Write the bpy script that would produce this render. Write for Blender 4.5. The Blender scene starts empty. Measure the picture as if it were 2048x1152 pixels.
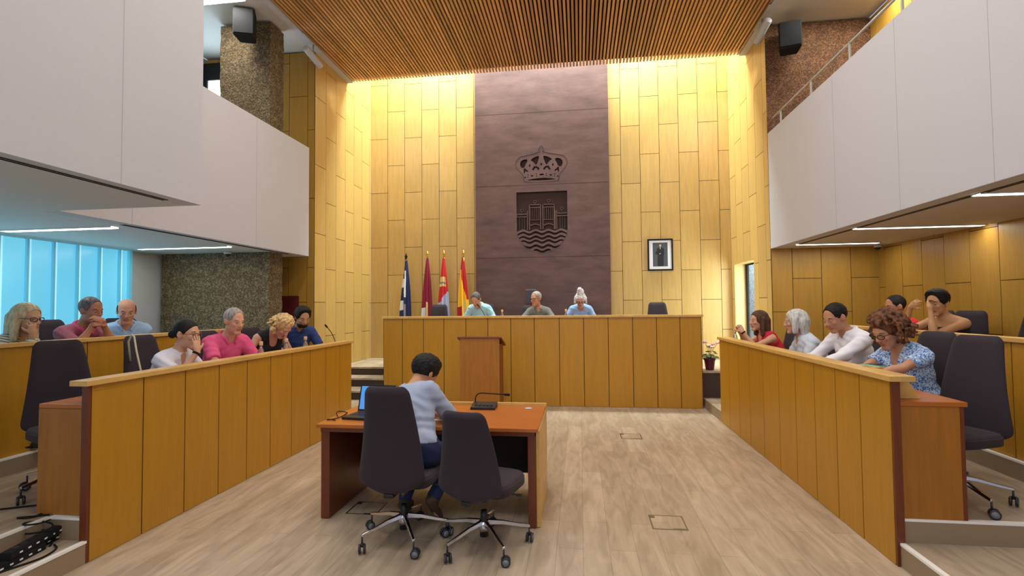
import bpy, bmesh, math, random
import numpy as np
from mathutils import Vector, Matrix
random.seed(7)
scn = bpy.context.scene
PI = math.pi
def R(a): return math.radians(a)

# ------------------------------------------------------------------ camera, world, exposure, big lights
EYE = Vector((0, 0, 1.67))
FPX, VX, VY, SL = 1022.0, 1159.5, 611.0, 0.0095
yc = Vector((VX-1024, -(VY-576), FPX)).normalized()
xc = Vector((1, SL, 0)); xc = (xc - xc.dot(yc)*yc).normalized()
zc = yc.cross(xc)
if zc[1] < 0: zc = -zc
cam_d = bpy.data.cameras.new('camera'); cam = bpy.data.objects.new('camera', cam_d)
scn.collection.objects.link(cam)
cam_d.sensor_width = 36; cam_d.lens = 36*FPX/2048; cam_d.clip_start = 0.05
rt = Vector((xc[0], yc[0], zc[0])); up = Vector((xc[1], yc[1], zc[1])); fw = Vector((xc[2], yc[2], zc[2]))
cam.matrix_world = Matrix(((rt[0], up[0], -fw[0], EYE[0]), (rt[1], up[1], -fw[1], EYE[1]), (rt[2], up[2], -fw[2], EYE[2]), (0, 0, 0, 1)))
scn.camera = cam
scn.view_settings.view_transform = 'Standard'; scn.view_settings.look = 'None'
scn.view_settings.exposure = 0.0; scn.view_settings.gamma = 1; scn.view_settings.use_curve_mapping = False
w = bpy.data.worlds.new('world'); scn.world = w; w.use_nodes = True
w.node_tree.nodes['Background'].inputs[0].default_value = (0.80, 0.85, 1.0, 1)
w.node_tree.nodes['Background'].inputs[1].default_value = 0.5

def area(name, loc, sx, sy, power, col, direction=(0, 0, -1), spread=180):
    l = bpy.data.lights.new(name, 'AREA'); l.shape = 'RECTANGLE'; l.size = sx; l.size_y = sy
    l.energy = power; l.color = col; l.spread = R(spread)
    o = bpy.data.objects.new(name, l); scn.collection.objects.link(o); o.location = loc
    o.rotation_euler = Vector(direction).to_track_quat('-Z', 'Y').to_euler()
    return o
area('skylight_daylight', (-.75, 10.05, 8.1), 7.3, .9, 900, (.86, 1, .95))
area('gallery_window_daylight', (-5.9, 7.95, 4.6), .8, 1.6, 22, (.62, .84, 1), (.15, -1, .25))
area('window_daylight', (3.55, 9.6, 1.7), 1.0, 1.7, 75, (.92, .98, 1), (-1, .4, -.1))
area('outdoor_daylight', (3.45, 11.6, 3.2), 1.2, 1.2, 60, (.9, .95, 1), (.6, 0, -1))
area('glass_wall_daylight', (-6.35, 4.2, 1.6), 5.0, 1.6, 16, (.45, .80, 1), (1, 0, 0))
# added soft fill from behind the camera, lifts the ambient light
area('rear_fill_light', (-.7, -3.6, 3.4), 7.5, 4.2, 120, (.97, .98, 1), (0, 1, -.08))
# ceiling lamps set into the slatted ceiling
for cy_ in (1.9, 3.9, 5.9):
    for cx_ in (-2.9, -.75, 1.4):
        area('ceiling_lamp', (cx_, cy_, 6.08), .5, 1.0, 34, (1, .95, .88))

# ------------------------------------------------------------------ materials
def nt(name):
    m = bpy.data.materials.new(name); m.use_nodes = True
    n = m.node_tree.nodes; l = m.node_tree.links
    return m, n, l, n['Principled BSDF']
def srgb(c):
    return tuple((x/255/12.92 if x/255 <= .04045 else ((x/255+.055)/1.055)**2.4) for x in c) + (1,)
def plain(name, c, rough=.6, metal=0, bump=0, bscale=300, var=0, vscale=6, emit=0, sheen=0, trans=0, coat=0):
    m, n, l, b = nt(name); col = srgb(c)
    b.inputs['Base Color'].default_value = col; b.inputs['Roughness'].default_value = rough; b.inputs['Metallic'].default_value = metal
    if coat: b.inputs['Coat Weight'].default_value = coat
    if sheen: b.inputs['Sheen Weight'].default_value = sheen
    if trans: b.inputs['Transmission Weight'].default_value = trans
    if emit: b.inputs['Emission Color'].default_value = col; b.inputs['Emission Strength'].default_value = emit
    tc = n.new('ShaderNodeTexCoord')
    if var:
        t = n.new('ShaderNodeTexNoise'); t.inputs['Scale'].default_value = vscale; t.inputs['Detail'].default_value = 5
        l.new(tc.outputs['Object'], t.inputs['Vector'])
        r = n.new('ShaderNodeMix'); r.data_type = 'RGBA'
        r.inputs[6].default_value = tuple(max(0, x*(1-var)) for x in col[:3])+(1,); r.inputs[7].default_value = tuple(min(1, x*(1+var)) for x in col[:3])+(1,)
        l.new(t.outputs[0], r.inputs[0]); l.new(r.outputs[2], b.inputs['Base Color'])
    if bump:
        t = n.new('ShaderNodeTexNoise'); t.inputs['Scale'].default_value = bscale; t.inputs['Detail'].default_value = 3
        l.new(tc.outputs['Object'], t.inputs['Vector'])
        bp = n.new('ShaderNodeBump'); bp.inputs['Strength'].default_value = bump; bp.inputs['Distance'].default_value = .01
        l.new(t.outputs[0], bp.inputs['Height']); l.new(bp.outputs[0], b.inputs['Normal'])
    return m
def wood(name, c, dark=.8, rough=.42, scale=(9, 9, .7), pv=.14):
    m, n, l, b = nt(name); col = srgb(c)
    tc = n.new('ShaderNodeTexCoord'); mp = n.new('ShaderNodeMapping'); mp.inputs['Scale'].default_value = scale
    l.new(tc.outputs['Object'], mp.inputs[0])
    t = n.new('ShaderNodeTexNoise'); t.inputs['Scale'].default_value = 3; t.inputs['Detail'].default_value = 8; t.inputs['Distortion'].default_value = .6
    l.new(mp.outputs[0], t.inputs['Vector'])
    t2 = n.new('ShaderNodeTexNoise'); t2.inputs['Scale'].default_value = 22; t2.inputs['Detail'].default_value = 4
    l.new(mp.outputs[0], t2.inputs['Vector'])
    mx = n.new('ShaderNodeMath'); mx.operation = 'MULTIPLY_ADD'; mx.inputs[1].default_value = .35; l.new(t2.outputs[0], mx.inputs[0]); l.new(t.outputs[0], mx.inputs[2])
    r = n.new('ShaderNodeValToRGB'); r.color_ramp.elements[0].position = .42; r.color_ramp.elements[1].position = .85
    r.color_ramp.elements[0].color = tuple(x*dark for x in col[:3])+(1,); r.color_ramp.elements[1].color = tuple(min(1, x*1.06) for x in col[:3])+(1,)
    l.new(mx.outputs[0], r.inputs[0])
    at = n.new('ShaderNodeAttribute'); at.attribute_name = 'pv'
    ma = n.new('ShaderNodeMath'); ma.operation = 'MULTIPLY_ADD'; ma.inputs[1].default_value = pv; ma.inputs[2].default_value = 1-pv/2
    l.new(at.outputs['Fac'], ma.inputs[0])
    hs = n.new('ShaderNodeHueSaturation'); l.new(r.outputs[0], hs.inputs['Color']); l.new(ma.outputs[0], hs.inputs['Value'])
    l.new(hs.outputs[0], b.inputs['Base Color']); b.inputs['Roughness'].default_value = rough
    bp = n.new('ShaderNodeBump'); bp.inputs['Strength'].default_value = .08; bp.inputs['Distance'].default_value = .004
    l.new(mx.outputs[0], bp.inputs['Height']); l.new(bp.outputs[0], b.inputs['Normal'])
    return m
M = {}
M['panel'] = wood('oak_wall_panel', (197, 161, 94), dark=.88)
M['panel_shade'] = wood('oak_wall_panel_shade', (176, 134, 54), dark=.88)  # same oak as the wall panels, gallery shade put into a darker colour
M['bench'] = wood('oak_bench_panel', (182, 130, 31), dark=.9, pv=.05)
M['cap'] = wood('oak_cap', (214, 170, 96), scale=(3, 1, 3))
M['top'] = wood('cherry_top', (182, 104, 40), scale=(.8, 8, 8), dark=.85, rough=.3)
M['edge'] = wood('dark_red_edge', (112, 52, 24), dark=.75)
M['endpanel'] = wood('oak_end_panel', (166, 106, 34), pv=.05)
M['slat'] = wood('pine_slat', (214, 162, 106), scale=(8, .5, 8), pv=.5)
M['gap'] = plain('dark_gap', (40, 22, 12), .9)
M['seam'] = plain('dark_seam', (70, 42, 16), .9)
M['white'] = plain('white_fabric_plaster', (197, 197, 205), .8, bump=.12, bscale=500, var=.03, vscale=40)
M['ceilw'] = plain('white_ceiling_paint', (205, 203, 198), .8)
M['grey'] = plain('grey_plaster', (190, 195, 192), .8, var=.05)
M['fabric'] = plain('aubergine_fabric', (46, 35, 44), .9, bump=.25, bscale=900, sheen=.05, var=.1, vscale=60)
M['plastic'] = plain('black_plastic', (22, 22, 26), .45)
M['caster'] = plain('caster_plastic', (38, 38, 50), .4)
M['tyre'] = plain('grey_tyre', (120, 122, 130), .5)
M['chrome'] = plain('polished_aluminium', (205, 205, 212), .18, 1)
M['steelcol'] = plain('steel_tube', (150, 150, 155), .3, 1)
M['nosing'] = plain('white_nosing_strip', (245, 243, 238), .4)
M['lamp'] = plain('lamp_diffuser', (255, 252, 240), .5, emit=9)
M['black'] = plain('black_metal', (10, 10, 12), .95)
M['riser'] = plain('oak_riser', (150, 130, 106), .55, var=.08)
M['greyp'] = plain('light_grey_plastic', (188, 188, 188), .45)
M['red'] = plain('dark_red_door', (92, 22, 22), .6)
M['brass'] = plain('brass', (214, 176, 84), .3, 1)
M['darkstep'] = plain('dark_riser', (62, 48, 40), .6)

def aggregate(name, c1, c2, c3):
    m, n, l, b = nt(name); tc = n.new('ShaderNodeTexCoord')
    v = n.new('ShaderNodeTexVoronoi'); v.inputs['Scale'].default_value = 60; l.new(tc.outputs['Object'], v.inputs['Vector'])
    ns = n.new('ShaderNodeTexNoise'); ns.inputs['Scale'].default_value = 9; ns.inputs['Detail'].default_value = 8; l.new(tc.outputs['Object'], ns.inputs['Vector'])
    r = n.new('ShaderNodeValToRGB'); e = r.color_ramp.elements
    e[0].position = .3; e[0].color = srgb(c1); e[1].position = .6; e[1].color = srgb(c2); x = e.new(.93); x.color = srgb(c3)
    sp = n.new('ShaderNodeSeparateColor'); l.new(v.outputs['Color'], sp.inputs[0])
    mm = n.new('ShaderNodeMath'); mm.operation = 'MULTIPLY_ADD'; mm.inputs[1].default_value = .62; l.new(sp.outputs[0], mm.inputs[0])
    m2 = n.new('ShaderNodeMath'); m2.operation = 'MULTIPLY'; m2.inputs[1].default_value = .6; l.new(ns.outputs[0], m2.inputs[0]); l.new(m2.outputs[0], mm.inputs[2])
    l.new(mm.outputs[0], r.inputs[0]); l.new(r.outputs[0], b.inputs['Base Color']); b.inputs['Roughness'].default_value = .85
    iv = n.new('ShaderNodeMath'); iv.operation = 'SUBTRACT'; iv.inputs[0].default_value = 1; l.new(v.outputs['Distance'], iv.inputs[1])
    ad = n.new('ShaderNodeMath'); ad.operation = 'ADD'; l.new(iv.outputs[0], ad.inputs[0]); l.new(ns.outputs[0], ad.inputs[1])
    bp = n.new('ShaderNodeBump'); bp.inputs['Strength'].default_value = .7; bp.inputs['Distance'].default_value = .012
    l.new(ad.outputs[0], bp.inputs['Height']); l.new(bp.outputs[0], b.inputs['Normal'])
    return m
M['agg'] = aggregate('exposed_aggregate', (72, 58, 38), (92, 76, 50), (136, 116, 86))
M['aggred'] = aggregate('brown_aggregate', (80, 52, 34), (100, 68, 44), (138, 100, 66))
M['rock'] = aggregate('outdoor_stone', (110, 118, 128), (160, 170, 176), (225, 230, 232))

def floor_mat():
    m, n, l, b = nt('oak_vinyl_floor'); tc = n.new('ShaderNodeTexCoord')
    mp = n.new('ShaderNodeMapping'); mp.inputs['Rotation'].default_value = (0, 0, R(90)); l.new(tc.outputs['Object'], mp.inputs[0])
    br = n.new('ShaderNodeTexBrick'); br.inputs['Scale'].default_value = 1; br.inputs['Brick Width'].default_value = 1.2; br.inputs['Row Height'].default_value = .18
    br.inputs['Mortar Size'].default_value = .0015; br.inputs['Mortar Smooth'].default_value = .3; br.offset = .37
    br.inputs['Color1'].default_value = srgb((176, 158, 136)); br.inputs['Color2'].default_value = srgb((192, 174, 152)); br.inputs['Mortar'].default_value = srgb((142, 124, 104))
    l.new(mp.outputs[0], br.inputs['Vector'])
    m2 = n.new('ShaderNodeMapping'); m2.inputs['Scale'].default_value = (5, .9, 5); l.new(tc.outputs['Object'], m2.inputs[0])
    ns = n.new('ShaderNodeTexNoise'); ns.inputs['Scale'].default_value = 2.2; ns.inputs['Detail'].default_value = 9; ns.inputs['Distortion'].default_value = 1.2
    l.new(m2.outputs[0], ns.inputs['Vector'])
    r = n.new('ShaderNodeValToRGB'); r.color_ramp.elements[0].position = .35; r.color_ramp.elements[1].position = .7
    r.color_ramp.elements[0].color = (.76, .74, .72, 1); r.color_ramp.elements[1].color = (1.08, 1.08, 1.08, 1); l.new(ns.outputs[0], r.inputs[0])
    mx = n.new('ShaderNodeMix'); mx.data_type = 'RGBA'; mx.blend_type = 'MULTIPLY'; mx.inputs[0].default_value = 1
    l.new(br.outputs[0], mx.inputs[6]); l.new(r.outputs[0], mx.inputs[7]); l.new(mx.outputs[2], b.inputs['Base Color'])
    b.inputs['Roughness'].default_value = .42
    return m
M['floor'] = floor_mat()
def steel_mat():
    m, n, l, b = nt('weathered_steel'); tc = n.new('ShaderNodeTexCoord')
    mp = n.new('ShaderNodeMapping'); mp.inputs['Scale'].default_value = (1, 1, 3.2); l.new(tc.outputs['Object'], mp.inputs[0])
    ns = n.new('ShaderNodeTexNoise'); ns.inputs['Scale'].default_value = 1.5; ns.inputs['Detail'].default_value = 9; ns.inputs['Roughness'].default_value = .65
    l.new(mp.outputs[0], ns.inputs['Vector'])
    r = n.new('ShaderNodeValToRGB'); r.color_ramp.elements[0].position = .3; r.color_ramp.elements[1].position = .72
    r.color_ramp.elements[0].color = srgb((78, 54, 50)); r.color_ramp.elements[1].color = srgb((112, 82, 76)); l.new(ns.outputs[0], r.inputs[0])
    l.new(r.outputs[0], b.inputs['Base Color']); b.inputs['Metallic'].default_value = .25; b.inputs['Roughness'].default_value = .48
    bp = n.new('ShaderNodeBump'); bp.inputs['Strength'].default_value = .15; l.new(ns.outputs[0], bp.inputs['Height']); l.new(bp.outputs[0], b.inputs['Normal'])
    return m
M['corten'] = steel_mat()
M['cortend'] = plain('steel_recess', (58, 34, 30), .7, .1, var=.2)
def glasswall():
    m, n, l, b = nt('backlit_channel_glass'); tc = n.new('ShaderNodeTexCoord')
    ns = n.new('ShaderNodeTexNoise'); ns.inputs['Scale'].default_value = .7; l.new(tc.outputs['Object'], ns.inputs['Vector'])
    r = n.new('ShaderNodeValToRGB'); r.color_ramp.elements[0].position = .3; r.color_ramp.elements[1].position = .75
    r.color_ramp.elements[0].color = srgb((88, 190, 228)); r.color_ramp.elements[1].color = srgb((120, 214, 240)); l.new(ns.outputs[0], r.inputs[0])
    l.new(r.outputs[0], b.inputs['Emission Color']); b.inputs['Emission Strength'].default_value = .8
    b.inputs['Base Color'].default_value = srgb((90, 150, 170)); b.inputs['Roughness'].default_value = .25
    return m
M['uglass'] = glasswall()

# ------------------------------------------------------------------ mesh helpers
class MB:
    def __init__(s): s.bm = bmesh.new(); s.pv = s.bm.faces.layers.float.new('pv'); s.val = .5
    def _fin(s, vs, mi=0, smooth=False):
        fs = set(f for v in vs for f in v.link_faces)
        for f in fs:
            f[s.pv] = s.val; f.material_index = mi; f.smooth = smooth
    def box(s, x0, x1, y0, y1, z0, z1, bev=0, mi=0, mat=None):
        vs = [s.bm.verts.new((x, y, z)) for x in (x0, x1) for y in (y0, y1) for z in (z0, z1)]
        F = [(0, 1, 3, 2), (4, 6, 7, 5), (0, 4, 5, 1), (2, 3, 7, 6), (0, 2, 6, 4), (1, 5, 7, 3)]
        fs = [s.bm.faces.new([vs[i] for i in f]) for f in F]
        if mat is not None: bmesh.ops.transform(s.bm, matrix=mat, verts=vs)
        if bev > 0:
            es = list(set(e for f in fs for e in f.edges))
            r = bmesh.ops.bevel(s.bm, geom=es, offset=bev, segments=2, profile=.6, affect='EDGES')
            vs = list(set(v for f in r['faces'] for v in f.verts)) + [v for v in vs if v.is_valid]
        s._fin([v for v in vs if v.is_valid], mi)
        return s
    def tube(s, pts, r, seg=10, mi=0, cap=True):
        pts = [Vector(p) for p in pts]; rs = r if isinstance(r, (list, tuple)) else [r]*len(pts)
        rings = []; prev = None
        for i, p in enumerate(pts):
            d = (pts[min(i+1, len(pts)-1)]-pts[max(i-1, 0)]).normalized()
            if prev is None:
                a = Vector((0, 0, 1)) if abs(d.z) < .9 else Vector((1, 0, 0)); u = d.cross(a).normalized()
            else: u = (prev - prev.dot(d)*d).normalized()
            prev = u; v = d.cross(u)
            rings.append([s.bm.verts.new(p+rs[i]*(math.cos(2*PI*k/seg)*u+math.sin(2*PI*k/seg)*v)) for k in range(seg)])
        nv = []
        for a, b in zip(rings, rings[1:]):
            for k in range(seg): s.bm.faces.new((a[k], a[(k+1) % seg], b[(k+1) % seg], b[k]))
        if cap: s.bm.faces.new(rings[0][::-1]); s.bm.faces.new(rings[-1])
        for q in rings: nv += q
        s._fin(nv, mi, True)
        return s
    def lathe(s, prof, c=(0, 0, 0), seg=20, mi=0, mat=None):
        rings = []; c = Vector(c); nv = []
        for r, z in prof:
            rings.append([s.bm.verts.new(c+Vector((r*math.cos(2*PI*k/seg), r*math.sin(2*PI*k/seg), z))) for k in range(seg)])
        for a, b in zip(rings, rings[1:]):
            for k in range(seg): s.bm.faces.new((a[k], a[(k+1) % seg], b[(k+1) % seg], b[k]))
        s.bm.faces.new(rings[0][::-1]); s.bm.faces.new(rings[-1])
        for q in rings: nv += q
        if mat is not None: bmesh.ops.transform(s.bm, matrix=mat, verts=nv)
        s._fin(nv, mi, True)
        return s
    def prism(s, poly, d0, d1, axis='y', mi=0, mat=None, smooth=False):
        def P(a, b, d):
            return (a, d, b) if axis == 'y' else ((d, a, b) if axis == 'x' else (a, b, d))
        A = [s.bm.verts.new(P(a, b, d0)) for a, b in poly]; B = [s.bm.verts.new(P(a, b, d1)) for a, b in poly]
        n = len(poly)
        s.bm.faces.new(A); s.bm.faces.new(B[::-1])
        for i in range(n): s.bm.faces.new((A[i], B[i], B[(i+1) % n], A[(i+1) % n]))
        vs = A+B
        if mat is not None: bmesh.ops.transform(s.bm, matrix=mat, verts=vs)
        s._fin(vs, mi, smooth)
        return s
    def build(s, name, mats, parent=None, loc=None, kind=None, label=None, fix=True):
        if fix: bmesh.ops.recalc_face_normals(s.bm, faces=s.bm.faces)
        me = bpy.data.meshes.new(name)
        if loc is not None: bmesh.ops.translate(s.bm, vec=-Vector(loc), verts=s.bm.verts)
        s.bm.to_mesh(me); s.bm.free()
        for m in (mats if isinstance(mats, (list, tuple)) else [mats]): me.materials.append(M[m] if isinstance(m, str) else m)
        o = bpy.data.objects.new(name, me); scn.collection.objects.link(o)
        if loc is not None: o.location = loc
        if parent is not None: o.parent = parent
        if kind: o['kind'] = kind
        if label: o['label'] = label
        return o
def thing(name, label, cat, loc=(0, 0, 0), rz=0, group=None):
    o = bpy.data.objects.new(name, None); scn.collection.objects.link(o); o.empty_display_size = .1
    o.location = loc; o.rotation_euler = (0, 0, rz); o['label'] = label; o['category'] = cat
    if group: o['group'] = group
    return o
def tag(o, label, cat, group=None):
    o['label'] = label; o['category'] = cat
    if group: o['group'] = group
    return o
def dup(root, loc, rz, label, group=None):
    r = root.copy(); scn.collection.objects.link(r); r.location = loc; r.rotation_euler = (0, 0, rz); r['label'] = label
    if group: r['group'] = group
    for ch in list(root.children):
        c = ch.copy(); scn.collection.objects.link(c); c.parent = r
        for g in list(ch.children):
            d = g.copy(); scn.collection.objects.link(d); d.parent = c
    return r

# ------------------------------------------------------------------ dimensions
YB = 10.59; XL = -4.485; XR = 2.994; ZC = 6.118; YC = 9.44; ZS = 2.535; ZT = 8.4
LXO = -6.56; RXO = 4.563; YFL = 8.2; YFR = 8.5
DW = .383; DH = 1.19
ZSEAM = 1.67+(3.13-1.67)*.8826

# floors
MB().box(-3.30, 2.05, -4, 8.6, -.1, 0).build('floor', 'floor', kind='structure')
def lvl(n, x0, x1, y0, y1, z, mats=('floor',), z0=-.1):
    b = MB(); b.box(x0, x1, y0, y1, z0, z); b.bm.normal_update()
    for f in b.bm.faces: f.material_index = 0 if f.normal.z > .5 else 1
    b.build(n, ['floor', 'riser'], kind='structure')
lvl('floor_left_step', -3.53, -3.251, -4, 3.03, .145)
lvl('floor_left_tier', LXO, -3.53, -4, 3.03, .29)
lvl('floor_left_row', -4.77, -3.272, 3.03, 6.98, .29)
lvl('floor_left_upper', LXO, -4.77, 3.03, 7.22, .435)
lvl('floor_left_landing', -4.9, -3.251, 6.981, 8.12, .145)
lvl('floor_left_pillar_side', LXO, -4.9, 7.22, 8.2, .145)
lvl('floor_right_step', 1.99, RXO+.9, -4, 3.6, .145)
lvl('floor_right_row', 2.0, 3.34, 3.6, 7.65, .29)
lvl('floor_right_upper', 3.34, RXO, 3.6, 8.5, .435)
lvl('floor_right_landing', 1.972, 3.34, 7.651, 8.73, .145)
# stairs and dais platform
b = MB()
for i, y in enumerate((8.12, 8.57, 9.0)):
    z = .145*(i+2)
    b.box(XL, -3.40, y, 9.05 if i < 2 else YB, .0, z-.03, mi=1); b.box(XL, -3.40, y-.015, 9.05 if i < 2 else YB, z-.03, z, mi=0)
b.build('floor_dais_steps', ['floor', 'darkstep'], kind='structure')
MB().box(-3.40, 1.95, 8.66, YB, .0, .58).build('floor_dais', 'floor', kind='structure')
b = MB(); b.box(1.95, XR, 8.73, YB, .0, .55, mi=1); b.box(1.95, XR, 8.72, YB, .55, .58, mi=0)
b.build('floor_dais_side', ['floor', 'darkstep'], kind='structure')
# white nosings
for i, (x0, x1, y0, y1, z) in enumerate((
    (-3.28, -3.248, -1, 3.03, .145), (-3.56, -3.528, -1, 3.03, .29), (-3.53, -3.29, 3.028, 3.06, .29),
    (-4.80, -4.768, 3.03, 7.0, .435), (1.988, 2.02, -1, 3.6, .145), (2.02, RXO, 3.598, 3.63, .29), (3.338, 3.37, 3.63, 7.6, .435))):
    MB().box(x0, x1, y0, y1, z-.012, z+.004).build('trim_%d' % (i+1), 'nosing', kind='structure')

# panelled walls: staggered oak boards over a dark backing, one mesh per wall
def panel_wall(name, a0, a1, z0, z1, place, cw=DW, ph=DH, off=0, start=0, holes=(), gap=.009, mats=('panel', 'seam'), th=.007, zref=ZSEAM, extra=None):
    """place(a, d, z) -> world point, d = distance out of the wall"""
    b = MB()
    def slab(aa, ab, za, zb, d0, d1, mi):
        vs = [b.bm.verts.new(place(a, d, z)) for a in (aa, ab) for d in (d0, d1) for z in (za, zb)]
        for f in [(0, 1, 3, 2), (4, 6, 7, 5), (0, 4, 5, 1), (2, 3, 7, 6), (0, 2, 6, 4), (1, 5, 7, 3)]:
            b.bm.faces.new([vs[i] for i in f])
        b._fin(vs, mi)
    def clip(aa, ab, za, zb, d0, d1, mi):
        for (ha, hb, hz0, hz1) in holes:
            if ab > ha and aa < hb and zb > hz0 and za < hz1:
                if aa < ha: clip(aa, ha, za, zb, d0, d1, mi)
                if ab > hb: clip(hb, ab, za, zb, d0, d1, mi)
                m0, m1 = max(aa, ha), min(ab, hb)
                if za < hz0: clip(m0, m1, za, hz0, d0, d1, mi)
                if zb > hz1: clip(m0, m1, hz1, zb, d0, d1, mi)
                return
        if ab-aa > .01 and zb-za > .01: slab(aa, ab, za, zb, d0, d1, mi)
    clip(a0, a1, z0, z1, -.12, 0, 1)
    k = 0; a = a0 - off
    rnd = random.Random(name)
    while a < a1-.001:
        aa, ab = max(a, a0), min(a+cw, a1)
        base = zref + (ph/2 if (k+start) % 2 else 0)
        z = base - ph*math.ceil((base-z0)/ph)
        while z < z1:
            za, zb = max(z, z0), min(z+ph, z1)
            b.val = rnd.random()
            if zb-za > .02 and ab-aa > .02: clip(aa+gap/2, ab-gap/2, za+gap/2, zb-gap/2, 0, th, 0)
            z += ph
        a += cw; k += 1
    return b.build(name, list(mats), kind='structure')
panel_wall('wall_back', XL, XR, .0, ZT, lambda a, d, z: (a, YB-d, z), off=0, start=0)
panel_wall('wall_left', YFL+.001, YB, .0, ZT, lambda a, d, z: (XL+d-.007, a, z), off=0, start=0)
panel_wall('wall_right', YFR+.001, YB, .0, ZT, lambda a, d, z: (XR-d+.007, a, z), off=.2, start=1,
           holes=((9.27, 10.43, .58, 2.455),))
panel_wall('wall_left_facing', LXO, XL-.009, .0, ZC, lambda a, d, z: (a, YFL-d, z), cw=.34, off=.1, start=1, mats=('panel_shade', 'seam'))
panel_wall('wall_right_facing', XR+.009, RXO, .0, ZS+.1, lambda a, d, z: (a, YFR-d, z), cw=.425, off=.12, zref=1.54, start=0, ph=1.04, mats=('panel_shade', 'seam'))
panel_wall('wall_right_outer', -1, YFR, .0, ZC, lambda a, d, z: (RXO-d, a, z), cw=.425, off=.0, zref=1.9, mats=('panel_shade', 'seam'))
o = None; b = MB(); b.box(XR+.002, RXO, YFR+.0, YFR+.3, ZS+.1, ZC, mi=0); b.build('wall_right_gallery', 'aggred', kind='structure')
# left outer wall with channel glass
b = MB(); b.box(LXO-.2, LXO, 6.72, 8.3, 0, ZC); b.box(LXO-.2, LXO, -4, 6.72, 0, .5); b.box(LXO-.2, LXO, -4, 6.72, ZS, ZC)
b.build('wall_left_outer', 'grey', kind='structure')
MB().box(LXO-.01, LXO+.01, 6.74, 7.2, .5, 1.75).build('trim_20', 'white', kind='structure')
b = MB()
y = -.6
while y < 6.68:
    y1 = min(y+.31, 6.70)
    b.box(LXO-.06, LXO-.02, y+.012, y1-.012, .5, ZS, mi=0)
    b.box(LXO-.02, LXO+.012, y-.006, y+.02, .5, ZS, mi=1)
    b.box(LXO-.02, LXO, y+.02, y+.05, .5, ZS, mi=2)
    y += .31
b.box(LXO-.08, LXO+.02, 6.68, 6.73, .5, ZS, mi=1)
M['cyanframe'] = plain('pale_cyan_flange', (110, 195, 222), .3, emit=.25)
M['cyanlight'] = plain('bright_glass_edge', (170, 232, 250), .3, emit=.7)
b.build('window_1', ['uglass', 'cyanframe', 'cyanlight'], kind='structure')
# gallery window far left (seen between tall wall and pillar)
b = MB(); b.box(LXO+.02, -5.6, 8.165, 8.175, 3.2, 5.75, mi=0)
for xx in (LXO, -6.12, -5.98, -5.62): b.box(xx, xx+.07, 8.13, 8.18, 3.1, 6.0, mi=1)
for zz in (3.1, 4.6, 5.72): b.box(LXO, -5.6, 8.131, 8.179, zz, zz+(.3 if zz > 5 else .06), mi=1)
M['glare'] = plain('bright_window', (215, 240, 255), .5, emit=5)
b.build('window_2', ['glare', 'black'], kind='structure')
# narrow window in the right wall: reveal, dark frame, pane, stone wall outside
b = MB()
b.box(XR+.001, 3.24, 10.41, 10.46, .58, 2.45); b.box(XR+.001, 3.24, 9.24, 9.29, .58, 2.45); b.box(XR+.001, 3.24, 9.24, 10.46, 2.435, 2.49); b.box(XR+.13, 3.24, 9.24, 10.46, .5, .60)
b.build('trim_21', 'panel', kind='structure')
fr = MB(); fr.box(3.20, 3.24, 10.34, 10.409, .60, 2.43); fr.box(3.20, 3.24, 9.291, 9.32, .60, 2.43); fr.box(3.20, 3.24, 9.32, 10.34, 2.41, 2.43); fr.box(3.20, 3.24, 9.32, 10.34, .60, .63)
fo = fr.build('window_3', 'black', kind='structure')
def clearpane():
    m, n, l, b = nt('window_pane'); b.inputs['Roughness'].default_value = .03; b.inputs['Base Color'].default_value = (.8, .9, .92, 1)
    t = n.new('ShaderNodeBsdfTransparent'); t.inputs[0].default_value = (.93, .98, .98, 1); x = n.new('ShaderNodeMixShader'); x.inputs[0].default_value = .08
    l.new(t.outputs[0], x.inputs[1]); l.new(b.outputs[0], x.inputs[2]); l.new(x.outputs[0], n['Material Output'].inputs[0]); return m
M['glass'] = clearpane()
MB().box(3.215, 3.222, 9.32, 10.34, .63, 2.41).build('pane', 'glass', parent=fo)
bb = MB(); bb.box(3.9, 4.1, 8.9, 14, 0, 4); bb.build('wall_outdoor', 'rock', kind='structure')

# ------------------------------------------------------------------ galleries
PT = 4.37
# left gallery slab + parapet, tall white wall nearer the camera
b = MB(); b.box(LXO, XL-.141, 3.857, 8.01, ZS, ZS+.25, mi=1); b.box(LXO, -3.2535, -4, 3.7155, ZS, ZS+.25, mi=1); b.box(LXO,-3.26, 3.7155, 3.857, ZS, ZS+.2495, mi=1)
b.build('ceiling_left_soffit', ['white', 'ceilw'], kind='structure')
b = MB(); b.box(XL-.14, XL, 3.857, 8.01, ZS, PT, .004)
b.box(LXO, XL-.14, 7.87, 8.01, ZS+.25, PT-.3)
b.build('wall_left_parapet', 'white', kind='structure')
MB().box(-3.253, -3.113, -4, 3.856, ZS, ZC+.1).box(LXO, -3.2535, 3.716, 3.856, ZS+.25, ZC+.1).build('wall_left_tall', 'white', kind='structure')
# fine panel joints on the white cladding
b = MB()
for yy in (3.1,): b.box(-3.114, -3.1115, yy, yy+.004, ZS, ZC)
for yy in (2.15, 1.3): b.box(-3.114, -3.1115, yy, yy+.004, ZS, ZC)
for yy in (4.6, 6.6): b.box(XL-.001, XL+.0015, yy, yy+.004, ZS, PT)
for yy in (4.1, 5.2, 6.4): b.box(XR-.0015, XR+.001, yy, yy+.004, ZS, PT)
M['joint'] = plain('cladding_joint', (178, 174, 178), .8)
b.build('trim_22', 'joint', kind='structure')
b = MB(); b.box(XR+.1405, RXO, 1.0, 8.49, ZS, ZS+.25); b.build('ceiling_right_soffit', 'ceilw', kind='structure')
MB().box(XR, XR+.14, 1.0, 8.49, ZS, PT, .004).build('wall_right_parapet', 'white', kind='structure')
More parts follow.
